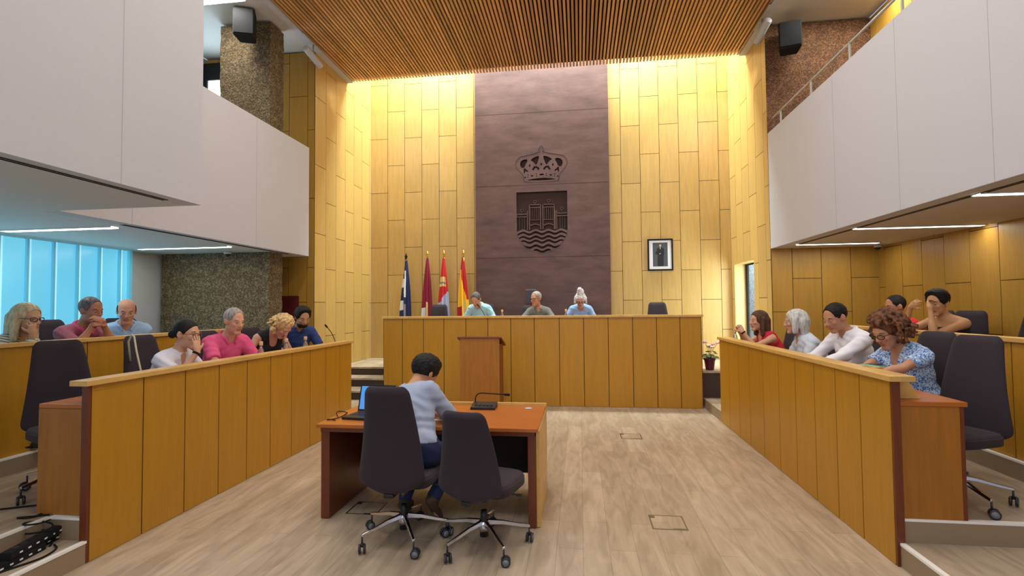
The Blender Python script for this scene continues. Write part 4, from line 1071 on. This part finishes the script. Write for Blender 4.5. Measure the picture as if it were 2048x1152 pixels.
person('bald man in a light blue shirt looking down, next to the grey wall', (-5.06, 5.14, 1.655), .435, -38, -5, 18, lean=.2, sk=(208, 150, 128), hair=A_(style='bald', mat='hair_dark', brow='hair_dark'), shirt=A_(mat='blueshirt', sleeve=1.85), build=1.12,
       hl=A_(t=(-4.92, 5.50, 1.28), d=(.8, .5, -.1)), hr=A_(t=(-4.98, 4.92, 1.22)), beard=None, chair='dark swivel chair of the bald man in light blue, upper left row')
# left front row
person('woman with dark bun, red-brown glasses and white blouse, hand over her mouth', (-3.63, 4.33, 1.44), .29, -6, 12, 6, lean=.24, sex='f', sk=(216, 160, 136), hair=A_(style='bun', mat='hair_dark'), shirt=A_(mat='blouse', sleeve=.85, neck='v', wr=.005), glasses='edge',
       hr=A_(t=(-3.45, 4.24, 1.285), d=(-.10, .05, 1), n=(-.9, .25, 0), curl=9, pole=(.1, -.5, -1), spread=10), hl=A_(t=(-3.45, 4.58, 1.10)), extra=watch('r'), chair='dark swivel chair with a pale strap over its back, behind the white-blouse woman')
person('man with cropped grey hair in a bright pink polo on the left front bench', (-3.64, 5.00, 1.54), .29, -22, 5, 12, lean=.24, sk=(220, 158, 134), hair=A_(style='short', mat='hair_greyshort'), shirt=A_(mat='pink_cloth', sleeve=.85), build=1.10,
       hr=A_(t=(-3.42, 4.74, 1.10), d=(.6, .3, -.1)), hl=A_(t=(-3.40, 5.12, 1.10), d=(.5, -.5, 0)), chair='dark swivel chair of the man in the pink polo, left front row')
person('blonde curly-haired woman in a black sleeveless top with her head bowed', (-3.60, 5.83, 1.45), .29, -25, 12, 48, lean=.28, sex='f', sk=(220, 160, 138), hair=A_(style='blondecurl', mat='hair_yellow'), shirt=A_(mat='blacktop', sleeve=0, neck='tank'), build=1.05, chair='dark swivel chair of the blonde woman in black, left front row')
person('bearded man with dark curly hair in a blue polo, far end of left bench', (-3.68, 6.42, 1.55), .29, -48, 10, 26, lean=.26, sk=(196, 140, 112), hair=A_(style='curlytop', mat='hair_dark'), beard='hair_dark', shirt=A_(mat='bluepolo', sleeve=.8), build=.96, chair='dark swivel chair of the man in the blue polo, far end of the left row')
# dais
person('man with receding grey hair in an aqua shirt reading, raised desk by the flags', (-1.93, 9.42, 1.80), .58, -95, -6, 38, lean=.26, sk=(206, 150, 130), hair=A_(style='short', mat='hair_mix'), shirt=A_(mat='aqua_shirt', sleeve=.9, wr=.004), res=.0085, chair='dark swivel chair of the man in the aqua shirt, raised desk')
person('man with grey hair and dark glasses in a grey shirt, middle of the raised desk', (-.80, 9.42, 1.80), .58, -88, -38, 6, lean=.22, sk=(196, 140, 116), hair=A_(style='short', mat='hair_greyshort'), shirt=A_(mat='greyshirt', sleeve=.9), glasses='black', res=.0085,
       hr=A_(t=(-1.05, 9.15, 1.42)), hl=A_(t=(-.52, 9.15, 1.42)))
person('woman with piled-up silver hair in a pale blue top, right of the raised desk', (.015, 9.45, 1.78), .58, -90, 0, 34, lean=.24, sex='f', sk=(200, 148, 130), hair=A_(style='updo', mat='hair_white'), shirt=A_(mat='paleblue_top', sleeve=.9, neck='round'), glasses='black', res=.0085, chair='dark swivel chair of the woman in pale blue, raised desk')
# right front row
person('young woman with brown hair in a sleeveless red top, hands clasped, far end', (2.42, 7.38, 1.44), .29, 188, 0, 4, lean=.22, sex='f', sk=(214, 158, 134), hair=A_(style='long', mat='hair_brown'), shirt=A_(mat='red_top', sleeve=0, neck='tank'),
       hl=A_(t=(2.16, 7.22, 1.30), d=(-.3, .3, .7), n=(.2, 1, 0), curl=45, pole=(0, -.3, -1)), hr=A_(t=(2.15, 7.32, 1.30), d=(-.3, -.3, .7), n=(.2, -1, 0), curl=45, pole=(0, .3, -1)), extra=watch('l'), chair='dark swivel chair of the woman in red, right front row')
person('woman with a silver bob and pale blue-grey jacket facing away to the far desk', (2.46, 6.28, 1.46), .29, 178, -14, 6, lean=.18, sex='f', sk=(208, 154, 132), hair=A_(style='bob', mat='hair_silver'), shirt=A_(mat='palejacket', sleeve=1.8, neck='round', wr=.005), build=1.08, chair='dark swivel chair of the silver-haired woman, right front row')
person('man with short dark hair in a white shirt looking down, right front bench', (2.47, 5.36, 1.53), .29, 196, 0, 24, lean=.16, sk=(198, 138, 112), hair=A_(style='short', mat='hair_dark'), shirt=A_(mat='whiteshirt', sleeve=1.85, wr=.005), build=1.04,
       hl=A_(t=(2.20, 5.06, 1.10), d=(-.5, .5, -.1)), hr=A_(t=(2.18, 5.5, 1.10), d=(-.6, -.3, 0)), chair='dark swivel chair of the man in the white shirt, right front row')
person('woman with curly auburn hair in a blue and white patterned top', (2.47, 4.52, 1.44), .29, 196, 0, 28, lean=.12, sex='f', sk=(204, 146, 120), hair=A_(style='curly', mat='hair_curl'), shirt=A_(mat='floral', sleeve=.6, neck='deepv', wr=.004), build=1.06,
       hl=A_(t=(2.20, 4.22, 1.13), d=(-.6, .3, .1), curl=25), hr=A_(t=(2.16, 4.48, 1.13), d=(-.6, -.3, .1), curl=30), glasses='black', chair='dark swivel chair of the curly-haired woman, right front row')
# right upper row
person('man with glasses in a red shirt behind the curly-haired woman, upper right row', (3.80, 6.78, 1.62), .435, 182, 0, 8, lean=.26, sk=(190, 130, 104), hair=A_(style='short', mat='hair_dark'), shirt=A_(mat='redshirt', cmat='whitecollar', sleeve=.8), glasses='edge',
       hl=A_(t=(3.60, 6.70, 1.48), d=(.1, .1, .6), n=(.6, .2, 0), curl=50, pole=(0, -.4, -1)), chair='dark swivel chair of the man in red, upper right row')
person('woman with short black hair in a black strappy top, both hands raised to her eyes', (3.82, 6.06, 1.665), .435, 205, 0, 14, lean=.2, sex='f', sk=(206, 150, 112), hair=A_(style='curlytop', mat='hair_dark'), shirt=A_(mat='blacktop', sleeve=0, neck='camisole'), build=1.15,
       hl=A_(t=(3.67, 5.94, 1.62), e=(3.64, 5.85, 1.33), d=(.15, .5, .35), n=(.6, -.2, .2), curl=50), hr=A_(t=(3.61, 6.15, 1.62), e=(3.60, 6.29, 1.33), d=(.1, -.6, .4), n=(.7, 0, .2), curl=50), chair='dark swivel chair of the woman in the strappy top, upper right row')
# man at the clerk table, seen from behind
def soles(root, base, d): pass
Pm = V3((-1.24, 3.70, .60))
person('man in light blue sweater and jeans, back turned, bent over the clerk table', (-1.275, 4.10, 1.125), 0, 82, -22, 38, lean=.3, sk=(206, 146, 116), hair=A_(style='curlytop', mat='hair_dark'), shirt=A_(mat='lightblue_sweater', sleeve=1.55, wr=.006, hem=-.01, neck='round'), trousers='denim', shoes='shoe',
       pelvis=Pm, res=.007, build=1.16, hs=1.22, hr=A_(t=(-1.17, 4.13, .79), e=(-1.035, 4.0, .805), d=(-.8, .5, -.05), curl=25), hl=A_(t=(-1.42, 4.22, .80), d=(.3, .6, 0), curl=20, pole=(-1, -.2, -.6)),
       legs=[(Pm+V3((-.10, .02, -.02)), V3((-1.32, 4.16, .52)), V3((-1.40, 3.98, .13)), V3((-1.42, 4.13, .05))), (Pm+V3((.10, .02, -.02)), V3((-1.00, 4.10, .47)), V3((-1.13, 3.86, .20)), V3((-1.12, 3.93, .06)))])

# ------------------------------------------------------------------ lamps
def linear_light(label, x0, x1, y, z, w_=.09, power=30):
    t = thing('linear_ceiling_light', label, 'ceiling light', ((x0+x1)/2, y, z), 0, 'linear ceiling lights')
    b = MB(); h_ = (x1-x0)/2
    b.box(-h_, h_, -w_/2, w_/2, -.012, -.002); b.build('diffuser', 'lamp', t)
    b = MB(); b.box(-h_-.01, h_+.01, -w_/2-.012, -w_/2, -.014, 0); b.box(-h_-.01, h_+.01, w_/2, w_/2+.012, -.014, 0); b.build('frame', 'ceilw', t)
    l = bpy.data.lights.new('lamp_light', 'AREA'); l.shape = 'RECTANGLE'; l.size = x1-x0; l.size_y = w_; l.energy = power; l.color = (1, .97, .9)
    o = bpy.data.objects.new('lamp_light', l); scn.collection.objects.link(o); o.parent = t; o.location = (0, 0, -.02)
    return t
linear_light('bright linear light in the left soffit in front of the glass wall, nearer one', -6.14, -4.80, 4.71, ZS, power=6)
linear_light('bright linear light in the left soffit above the aggregate pillar side, farther one', -6.19, -4.80, 6.47, ZS, power=6)
linear_light('linear light in the right soffit, cut off by the right edge of the view', 3.17, 4.50, 4.52, ZS, power=6)
linear_light('middle linear light in the right soffit above the empty upper chairs', 3.17, 4.50, 6.35, ZS, power=6)
linear_light('farthest linear light in the right soffit near the facing oak wall', 3.17, 4.26, 7.92, ZS, power=5)
linear_light('wide bright linear light in the upper right gallery ceiling', 3.22, 4.52, 7.75, ZC+.02, w_=.14, power=30)
linear_light('bright light in the upper left gallery ceiling over the pillar', -5.45, -4.75, 6.62, ZC+.02, w_=.14, power=30)
def spot(label, x, y, z, aim):
    t = thing('ceiling_spotlight', label, 'spotlight', (x, y, ZC-.02), 0, 'cylindrical track spotlights')
    h_ = ZC-.02-z
    MB().tube([(0, 0, 0), (0, 0, -h_+.05)], .009, 8).build('stem', 'steelcol', t)
    q = Vector(aim).normalized().to_track_quat('Z', 'Y').to_matrix().to_4x4()
    m_ = Matrix.Translation((0, 0, -h_))@q
    MB().lathe([(.05, -.20), (.055, -.19), (.055, .19), (.052, .20), (.046, .20), (.044, .17)], mat=m_, seg=24).build('lamp_housing', 'greyp', t)
    MB().lathe([(.043, .171), (.043, .175)], mat=m_, seg=24).build('lamp_lens', 'lamp', t)
    MB().box(-.02, .02, -.35, .35, -.025, -.001).build('track', 'greyp', t)
    l = bpy.data.lights.new('spot_beam', 'SPOT'); l.energy = 60; l.spot_size = R(50); l.color = (1, .95, .85); l.shadow_soft_size = .04
    o = bpy.data.objects.new('spot_beam', l); scn.collection.objects.link(o); o.parent = t; o.location = Vector((0, 0, -h_))+Vector(aim).normalized()*.21
    o.rotation_euler = Vector(aim).to_track_quat('-Z', 'Y').to_euler()
spot('white cylindrical spotlight under the left edge of the slatted ceiling', -4.36, 7.9, 5.86, (.15, .8, -.30))
spot('white cylindrical spotlight under the right edge of the slatted ceiling', 2.86, 8.2, 5.88, (-.12, .75, -.32))

def speaker(label, x, y, z, rz, wx, dy, h_):
    t = thing('loudspeaker', label, 'loudspeaker', (x, y, z), rz, 'black gallery loudspeakers')
    b = MB(); b.prism([(-wx/2, -dy/2), (wx/2, -dy/2), (wx*.38, dy/2), (-wx*.38, dy/2)], 0, h_, axis='z')
    o = b.build('cabinet', 'black', t); md = o.modifiers.new('b', 'BEVEL'); md.width = .02; md.segments = 3
    MB().box(-wx*.44, wx*.44, -dy/2-.008, -dy/2-.001, .03, h_-.03, .003).build('grille', 'black', t)
    MB().box(-.03, .03, dy/2, dy/2+.12, h_*.4, h_*.6).build('wall_bracket', 'black', t)
speaker('black loudspeaker hanging in front of the upper left aggregate pillar', -4.90, 6.93, 5.70, R(20), .30, .26, .42)
speaker('black loudspeaker on the brown aggregate wall of the upper right gallery', 3.26, 8.24, 5.55, R(-15), .32, .28, .42)
for lab, x, y in (('small white dome camera under the left soffit beside the pillar', -5.25, 7.05), ('small white dome camera under the right soffit near the corner', 4.42, 8.25)):
    t = thing('security_camera', lab, 'camera', (x, y, ZS), 0, 'dome security cameras')
    MB().lathe([(.05, -.001), (.055, -.02), (.05, -.04)]).build('housing', 'greyp', t)
    MB().lathe([(.04, -.041), (.036, -.06), (.02, -.075), (.002, -.08)]).build('dome', 'plastic', t)
# handrail of the right gallery
t = thing('gallery_handrail', 'thin cream metal handrail on top of the right gallery front', 'railing', (3.05, 1.5, PT))
MB().tube([(0, 0, .22), (0, 6.93, .22)], .014, 8).build('rail', 'greyp', t)
for yy in (8.09, 7.07, 6.10, 5.16, 4.2, 3.2, 2.2):
    MB().box(-.008, .008, yy-1.5-.014, yy-1.5+.012, 0, .215).build('post', 'greyp', t)
# red door leaf on the left facing wall
MB().box(-5.10, -4.76, YFL-.03, YFL-.008, .2, 1.88).build('door_1', 'red', kind='structure')

# ------------------------------------------------------------------ portrait
t = thing('framed_portrait', 'black framed portrait photograph of a standing figure in dark clothes on the oak wall', 'picture', (1.62, YB-.03, 2.675))
b = MB(); X0, X1, Z0, Z1 = -.248, .248, -.32, .32
for q in ((X0, X0+.03, Z0, Z1), (X1-.03, X1, Z0, Z1), (X0+.03, X1-.03, Z1-.03, Z1), (X0+.03, X1-.03, Z0, Z0+.03)): b.box(q[0], q[1], -.02, .014, q[2], q[3])
b.build('frame', 'black', t)
M['mount'] = plain('white_mount', (236, 236, 240), .7); M['photobg'] = plain('grey_photo_ground', (74, 82, 92), .6, var=.3, vscale=9); M['suit'] = plain('dark_suit_print', (26, 28, 36), .6); M['skinprint'] = plain('pale_print', (196, 176, 164), .6)
MB().box(X0+.03, X1-.03, -.004, .010, Z0+.03, Z1-.03).build('mount', 'mount', t)
MB().box(-.145, .145, -.006, -.004, -.235, .245).build('photograph', 'photobg', t)
b = MB()
b.prism([(-.055, -.234), (.062, -.234), (.066, -.05), (.075, .06), (.07, .125), (.03, .148), (-.03, .148), (-.062, .125), (-.072, .05), (-.05, 0), (-.055, -.1)], -.0072, -.0062)
b.prism([(-.095, .045), (-.05, .10), (-.03, .03), (.08, .045), (.082, .015), (-.08, .005)], -.0078, -.0073)
b.build('printed_suit', 'suit', t)
b = MB(); b.prism([(.02*math.cos(a)+.002, .185+.028*math.sin(a)) for a in [2*PI*i/14 for i in range(14)]], -.0072, -.0062)
b.prism([(-.014, .148), (.016, .148), (.001, .105)], -.0078, -.0073); b.prism([(-.02, .022), (.01, .034), (.014, .022), (-.016, .008)], -.0082, -.0079)
b.build('printed_face_and_hands', 'skinprint', t)

# ------------------------------------------------------------------ flags
for n_, c_ in (('navy', (28, 42, 92)), ('fwhite', (224, 228, 234)), ('crimson', (138, 22, 52)), ('fred', (206, 36, 44)), ('gold', (222, 196, 120)), ('sred', (186, 20, 30)), ('syellow', (246, 186, 22)), ('fgrey', (136, 128, 136)), ('flilac', (176, 184, 222)), ('purple', (96, 50, 110))):
    M[n_] = plain('flag_'+n_, c_, .75)
def flag(label, x, y, top, pat, mats, finial='brass', pole_top=0):
    t = thing('flag', label, 'flag', (x, y, .58), 0, 'flags standing behind the raised desk')
    H = top-.58
    MB().lathe([(.13, 0), (.13, .02), (.05, .045), (.02, .06)]).build('base', 'brass', t)
    MB().tube([(0, 0, .05), (0, 0, H)], .012, 8).build('pole', 'brass', t)
    MB().lathe([(.012, 0), (.022, .01), (.012, .02), (.028, .045), (.030, .065), (.016, .09), (.004, .13)], (0, 0, H)).build('finial', finial, t)
    NA, NT = 72, 90; bm = bmesh.new(); rings = []
    for j in range(NT+1):
        v = j/NT; zz = H-.02-1.62*v; r_ = .020+.105*v**.75; row = []
        for i in range(NA):
            a = 2*PI*i/NA; f_ = 1+.30*math.sin(7*a+1.2*math.sin(3*v+x*5))*min(1, v*3)+.1*math.sin(3*a+4*v)
            row.append(bm.verts.new((r_*f_*math.cos(a)+.02*math.sin(2.2*v+x), .62*r_*f_*math.sin(a), zz+.02*math.sin(3*a)*v)))
        rings.append(row)
    for j in range(NT):
        for i in range(NA):
            f = bm.faces.new((rings[j][i], rings[j][(i+1) % NA], rings[j+1][(i+1) % NA], rings[j+1][i])); f.smooth = True
            a = 2*PI*(i+.5)/NA; f.material_index = pat(math.cos(a), (j+.5)/NT*1.62/1.25, math.sin(a) < 0)
    bm.faces.new(rings[0][::-1]); bm.faces.new(rings[-1]); bmesh.ops.recalc_face_normals(bm, faces=bm.faces)
    me = bpy.data.meshes.new('cloth'); bm.to_mesh(me); bm.free()
    for m_ in mats: me.materials.append(M[m_])
    addmesh('cloth', me, t)
def p1(s_, v, fr):
    if v > .74 and abs(s_+.05) < .38: return 2
    if s_ > .35 and v < .93: return 0
    if v > .93: return 1 if s_ > -.1 else 0
    if .18 < v < .62 and s_ < .1+.4*(v-.2) and s_ > -.75+(v-.18)*1.4: return 1
    if .30 < v < .45 and s_ < -.6: return 1
    if .66 < v < .82 and s_ < -.45: return 1
    return 0
def p2(s_, v, fr):
    if v > .74 and fr and abs(s_-.25) < .22: return 1
    if v > .82 and fr and abs(s_+.45) < .3: return 2
    return 0
def p3(s_, v, fr):
    if .32 < v < .48 and abs(s_) < .75: return 1 if not (.40 < v < .43) else 3
    if v > .66-.10*s_: return 2 if not (fr and .92 < v < .96 and abs(s_+.1) < .2) else 4
    return 0
def p4(s_, v, fr):
    if v > .80 and s_ < -.1: return 0
    if v > .72 and fr and abs(s_-.35) < .3: return 2
    if s_ < -.65+1.75*max(0, v-.22)/.5 and v > .2: return 1
    return 0
flag('dark blue and white flag, leftmost of the four flags', -3.56, 10.2, 2.66, p1, ['navy', 'fwhite', 'fgrey'], 'black')
flag('crimson flag with a small crest, second from the left', -3.10, 10.2, 2.70, p2, ['crimson', 'gold', 'fwhite'])
flag('red flag with a pale castle and white lower half, third from the left', -2.75, 10.2, 2.70, p3, ['fred', 'gold', 'flilac', 'fgrey', 'purple'])
flag('red and yellow striped flag, rightmost of the four flags', -2.34, 10.2, 2.70, p4, ['sred', 'syellow', 'gold'])

# ------------------------------------------------------------------ potted plant
t = thing('potted_orchid', 'pink flowering plant in a dark magenta pot on the ledge right of the raised desk', 'plant', (2.13, 8.90, .58))
M['pot'] = plain('magenta_wrap', (92, 20, 52), .35); M['petal'] = plain('pink_petal', (228, 168, 200), .6, var=.15, vscale=30); M['leaf'] = plain('green_leaf', (60, 86, 48), .5); M['palepetal'] = plain('cream_petal', (230, 222, 196), .6)
MB().lathe([(.062, 0), (.068, .02), (.085, .15), (.105, .19), (.095, .195), (.075, .15)]).build('pot', 'pot', t)
rg = random.Random(4); bs, bl, bf, bc = MB(), MB(), MB(), MB()
for k in range(9):
    a = rg.uniform(0, 2*PI); l_ = rg.uniform(.06, .15); hh = rg.uniform(.33, .48); e = Vector((l_*math.cos(a), l_*math.sin(a), hh))
    bs.tube([(0, 0, .14), (e.x*.3, e.y*.3, hh*.7), tuple(e)], .003, 5)
    tgt = bf if k % 3 else bc
    for j in range(5):
        q = a+j*2*PI/5; c_ = e+Vector((.022*math.cos(q), .022*math.sin(q), .008)); n_ = Vector((math.cos(q), math.sin(q), .6)).normalized()
        tgt.lathe([(.001, -.004), (.019, 0), (.021, .003), (.001, .006)], mat=Matrix.Translation(c_)@n_.to_track_quat('Z', 'Y').to_matrix().to_4x4(), seg=8)
for k in range(14):
    a = k*2*PI/14+rg.uniform(-.2, .2); r0 = rg.uniform(.09, .15); hz = rg.uniform(.20, .30)
    c_ = Vector((r0*math.cos(a), r0*math.sin(a), hz)); n_ = Vector((math.cos(a)*.5, math.sin(a)*.5, 1)).normalized()
    bs.tube([(0, 0, .15), tuple(c_*.6+Vector((0, 0, .08))), tuple(c_)], .003, 5)
    bl.lathe([(.001, -.002), (.03, 0), (.045, .004), (.03, .008), (.001, .010)], mat=Matrix.Translation(c_)@n_.to_track_quat('Z', 'Y').to_matrix().to_4x4()@Matrix.Diagonal((1, .7, 1, 1)), seg=10)
bs.build('stems', 'leaf', t); bl.build('leaves', 'leaf', t); bf.build('flowers', 'petal', t); bc.build('pale_flowers', 'palepetal', t)

# ------------------------------------------------------------------ small things
M['bottle'] = plain('clear_glass', (225, 235, 238), .05, trans=.9); M['cork'] = plain('pale_stopper', (206, 170, 130), .6); M['water'] = plain('water', (200, 215, 225), .05, trans=.8)
def bottle(label, x, y, z, k=1.0, grp='glass bottles on the benches'):
    t = thing('water_bottle', label, 'bottle', (x, y, z), 0, grp)
    MB().lathe([(.030*k, 0), (.034*k, .01), (.034*k, .15), (.028*k, .185), (.016*k, .21), (.015*k, .235)], seg=20).build('bottle_body', 'bottle', t)
    MB().lathe([(.019*k, .236), (.020*k, .24), (.020*k, .275), (.016*k, .28)], seg=16).build('stopper', 'cork', t)
bottle('clear bottle with pale stopper on the left bench between the pink polo and black top', -3.41, 5.12, 1.036)
bottle('clear bottle with pale stopper on the left bench in front of the blonde curly-haired woman', -3.41, 5.60, 1.036)
bottle('clear bottle with pale stopper on the left bench in front of the bearded man', -3.41, 6.02, 1.036)
bottle('clear bottle on the raised desk between the aqua shirt and grey shirt men', -1.34, 8.80, 1.331, .9)
bottle('clear bottle on the raised desk left of the woman in pale blue', -.235, 8.80, 1.331, .9)
bottle('clear bottle at the far end of the right front bench', 2.17, 7.58, 1.036, .9)
def mic(label, base, pts, w_=.10, console=None):
    t = thing('gooseneck_microphone', label, 'microphone', base, 0, 'gooseneck microphones')
    if console:
        cw_, cd_, ch_ = console; MB().prism([(-cd_/2, 0), (cd_/2, 0), (cd_/2, ch_), (-cd_/2, ch_*.45)], -cw_/2, cw_/2, axis='x').build('console', 'plastic', t)
        b = MB()
        for i in range(5): b.box(-cw_*.36+i*cw_*.16, -cw_*.36+i*cw_*.16+cw_*.09, -.035, -.01, ch_*.62, ch_*.80, .001)
        b.build('buttons', 'caster', t)
    else: MB().lathe([(.045, 0), (.045, .02), (.02, .03)]).build('mic_base', 'plastic', t)
    MB().tube(pts, .005, 8).build('gooseneck', 'black', t)
    a, c = Vector(pts[-2]), Vector(pts[-1]); d = (c-a).normalized()
    MB().tube([tuple(c), tuple(c+d*.015), tuple(c+d*.05), tuple(c+d*.06)], [.007, .012, .012, .006], 12).build('mic_head', 'black', t)
def arc(p0, p1, p2, n=10):
    p0, p1, p2 = Vector(p0), Vector(p1), Vector(p2); return [tuple((1-t_)**2*p0+2*t_*(1-t_)*p1+t_*t_*p2) for t_ in [i/n for i in range(n+1)]]
mic('black conference console with gooseneck microphone on the back of the clerk table', (-.87, 4.58, .751), [(-.09, .06, .03), (-.092, .06, .07)]+arc((-.09, .06, .08), (-.085, .06, .125), (-.02, .06, .125))+[(.10, .06, .118), (.17, .06, .115)], console=(.22, .16, .045))
mic('gooseneck microphone on the far end of the left front bench', (-3.40, 6.82, 1.036), arc((0, 0, .02), (0, 0, .22), (-.07, -.12, .36)))
mic('gooseneck microphone on the raised desk in front of the aqua shirt', (-1.62, 8.85, 1.331), arc((0, 0, .02), (-.02, .02, .2), (-.16, .10, .34)))
# laptop
t = thing('laptop', 'open dark laptop with a blue screen at the left end of the clerk table', 'laptop', (-1.775, 4.12, .751), R(-8))
MB().box(-.17, .17, -.12, .12, 0, .02, .004).build('keyboard_base', 'plastic', t)
tm = Matrix.Translation((0, .122, .02))@Matrix.Rotation(R(-14), 4, 'X')
MB().box(-.17, .17, -.005, .006, 0, .23, .003, mat=tm).build('screen_lid', 'plastic', t)
M['screen'] = plain('blue_screen', (70, 135, 205), .3, emit=.8)
MB().box(-.155, .155, -.0075, -.0055, .018, .215, mat=tm).build('screen', 'screen', t)
b = MB()
for i in range(12):
    for j in range(4): b.box(-.15+i*.025, -.15+i*.025+.021, -.02+j*.028, -.02+j*.028+.022, .0201, .0225)
b.build('keys', 'caster', t)
t = tag(MB().tube(arc((-2.03, 4.10, .757), (-2.12, 4.2, .80), (-2.02, 4.26, .757))+arc((-2.02, 4.26, .757), (-1.96, 4.02, .757), (-2.06, 3.97, .757))[1:]+arc((-2.06, 3.97, .757), (-2.06, 4.02, .757), (-1.98, 3.96, .757))[1:], .004, 6).build('cable', 'black', loc=(-2.03, 4.1, .757)), 'thin black cable looped on the clerk table left of the laptop', 'cable')
tag(MB().box(-1.19, -1.0, 4.05, 4.30, .7505, .7525).build('paper', 'mount', loc=(-1.1, 4.18, .751)), 'white sheet of paper under the hands of the man at the clerk table', 'paper')
# floor boxes
for lab, x, y in (('thin grey floor box frame in the open floor, farther one', .622, 6.70), ('thin grey floor box frame in the open floor, nearer one', .645, 4.10), ('thin grey floor box frame under the left of the clerk table', -1.78, 4.12)):
    t = thing('floor_box', lab, 'floor box', (x, y, 0), 0, 'floor outlet boxes')
    b = MB()
    for q in ((-.13, .13, -.13, -.12), (-.13, .13, .12, .13), (-.13, -.12, -.12, .12), (.12, .13, -.12, .12), (-.12, -.085, .07, .12), (.02, .12, -.118, -.105)): b.box(q[0], q[1], q[2], q[3], 0, .003)
    b.build('frame', 'steelcol', t); MB().box(-.119, .119, -.119, .119, 0, .002).build('lid', 'floor', t)
# power strips and cables on the left step
def strip(label, x, y, z, rz, n_, k=1):
    t = thing('power_strip', label, 'power strip', (x, y, z), rz, 'power strips heaped on the left steps')
    L_ = .06*n_+.06; o = MB().box(-.032*k, .032*k, -L_/2, L_/2, 0, .045, .006).build('strip_body', 'black', t)
    for i in range(n_):
        MB().lathe([(.020, .0455), (.020, .047), (.016, .0475)], (0, -L_/2+.07+i*.06, 0), seg=14).build('socket', 'plastic', t)
        MB().box(-.0325*k-.002, -.0325*k, -L_/2+.06+i*.06, -L_/2+.08+i*.06, .015, .024).box(.0325*k, .0325*k+.002, -L_/2+.06+i*.06, -L_/2+.08+i*.06, .015, .024).build('clip', 'mount', t)
strip('black power strip lying on the lower left step, nearest the camera', -3.40, 2.66, .146, R(8), 7)
strip('black power strip lying on the lower left step against the riser', -3.475, 2.80, .146, R(4), 8)
strip('black power strip on top of the two others, end near the desk', -3.435, 2.86, .193, R(12), 6)
def cable(label, pts, r_=.006):
    return tag(MB().tube(pts, r_, 6).build('cable', 'black', loc=pts[0]), label, 'cable', 'loose black cables')
def wob(pts, n=8):
    P_ = [Vector(p) for p in pts]; out = []
    for i in range(len(P_)-1):
        a, b_, c, d = P_[max(i-1, 0)], P_[i], P_[i+1], P_[min(i+2, len(P_)-1)]
        for j in range(n):
            t_ = j/n; out.append(tuple(.5*((2*b_)+(-a+c)*t_+(2*a-5*b_+4*c-d)*t_*t_+(-a+3*b_-3*c+d)*t_**3)))
    return out+[tuple(P_[-1])]
cable('black cable running over the left tier floor to the end of the desk', wob([(-4.6, 2.9, .297), (-4.2, 3.0, .297), (-3.95, 3.12, .297), (-3.74, 3.2, .297), (-3.62, 3.02, .297), (-3.72, 2.98, .297), (-3.56, 3.05, .297)]))
cable('black cable looping from the power strips along the lowest left step edge', wob([(-3.40, 2.95, .152), (-3.33, 2.90, .152), (-3.30, 2.78, .152), (-3.36, 2.62, .152), (-3.42, 2.45, .152)]))
cable('coil of black cable in the corner of the left steps', wob([(-3.50+.09*math.cos(i*.9), 2.93+.055*math.sin(i*.9), .152+.008*i) for i in range(22)]))
cable('thin black cable curling on the tier behind the power strips', wob([(-3.9, 2.75, .297), (-3.75, 2.68, .297), (-3.68, 2.80, .297), (-3.78, 2.9, .297), (-3.95, 2.85, .297)]))
# things on the right bench end
M['mint'] = plain('mint_case', (130, 205, 175), .5); M['bag'] = plain('yellow_paper', (206, 164, 84), .7, bump=.3, bscale=60)
t = thing('phone', 'mint green phone in the hands of the curly-haired woman', 'phone', (2.12, 4.05, 1.21), R(20)); b = MB(); b.box(-.036, .036, -.075, .075, 0, .009, .003).build('case', 'mint', t); MB().box(-.032, .032, -.07, .07, .0092, .010).build('screen', 'plastic', t)
o = rough_block('paper_bag', -.07, .07, -.09, .09, 0, .14, 'bag', amp=.02, n=.02); o.location = (2.20, 4.32, 1.036); o.rotation_euler = (0, 0, .4); tag(o, 'crumpled yellow paper bag on the desk beside the curly-haired woman', 'paper bag')
t = thing('sunglasses', 'black folded sunglasses lying at the end of the right desk', 'glasses', (2.14, 3.86, 1.036), R(30))
b = MB(); b.lathe([(.026, 0), (.028, .003), (.02, .005)], (-.032, 0, 0), seg=16); b.lathe([(.026, 0), (.028, .003), (.02, .005)], (.032, 0, 0), seg=16); b.tube([(-.01, 0, .006), (.01, 0, .006)], .003); b.build('lenses', 'plastic', t)
MB().tube([(-.06, 0, .006), (-.055, .03, .012), (.05, .05, .012)], .003).build('temple', 'plastic', t); MB().tube([(.06, 0, .006), (.055, .04, .018), (-.04, .06, .018)], .003).build('temple', 'plastic', t)
for lab, x, y, z, rz in (('white papers on the raised desk before the aqua shirt', -1.90, 8.95, 1.331, .1), ('white papers on the left front desk before the pink polo', -3.47, 4.95, 1.036, .2), ('white papers on the right front desk before the white shirt', 2.2, 5.3, 1.036, -.1), ('white papers on the upper left desk before the bald man', -5.0, 5.2, 1.181, .3)):
    o = MB().box(-.105, .105, -.148, .148, 0, .004).build('papers', 'mount', loc=(0, 0, 0)); o.location = (x, y, z); o.rotation_euler = (0, 0, rz); tag(o, lab, 'papers')
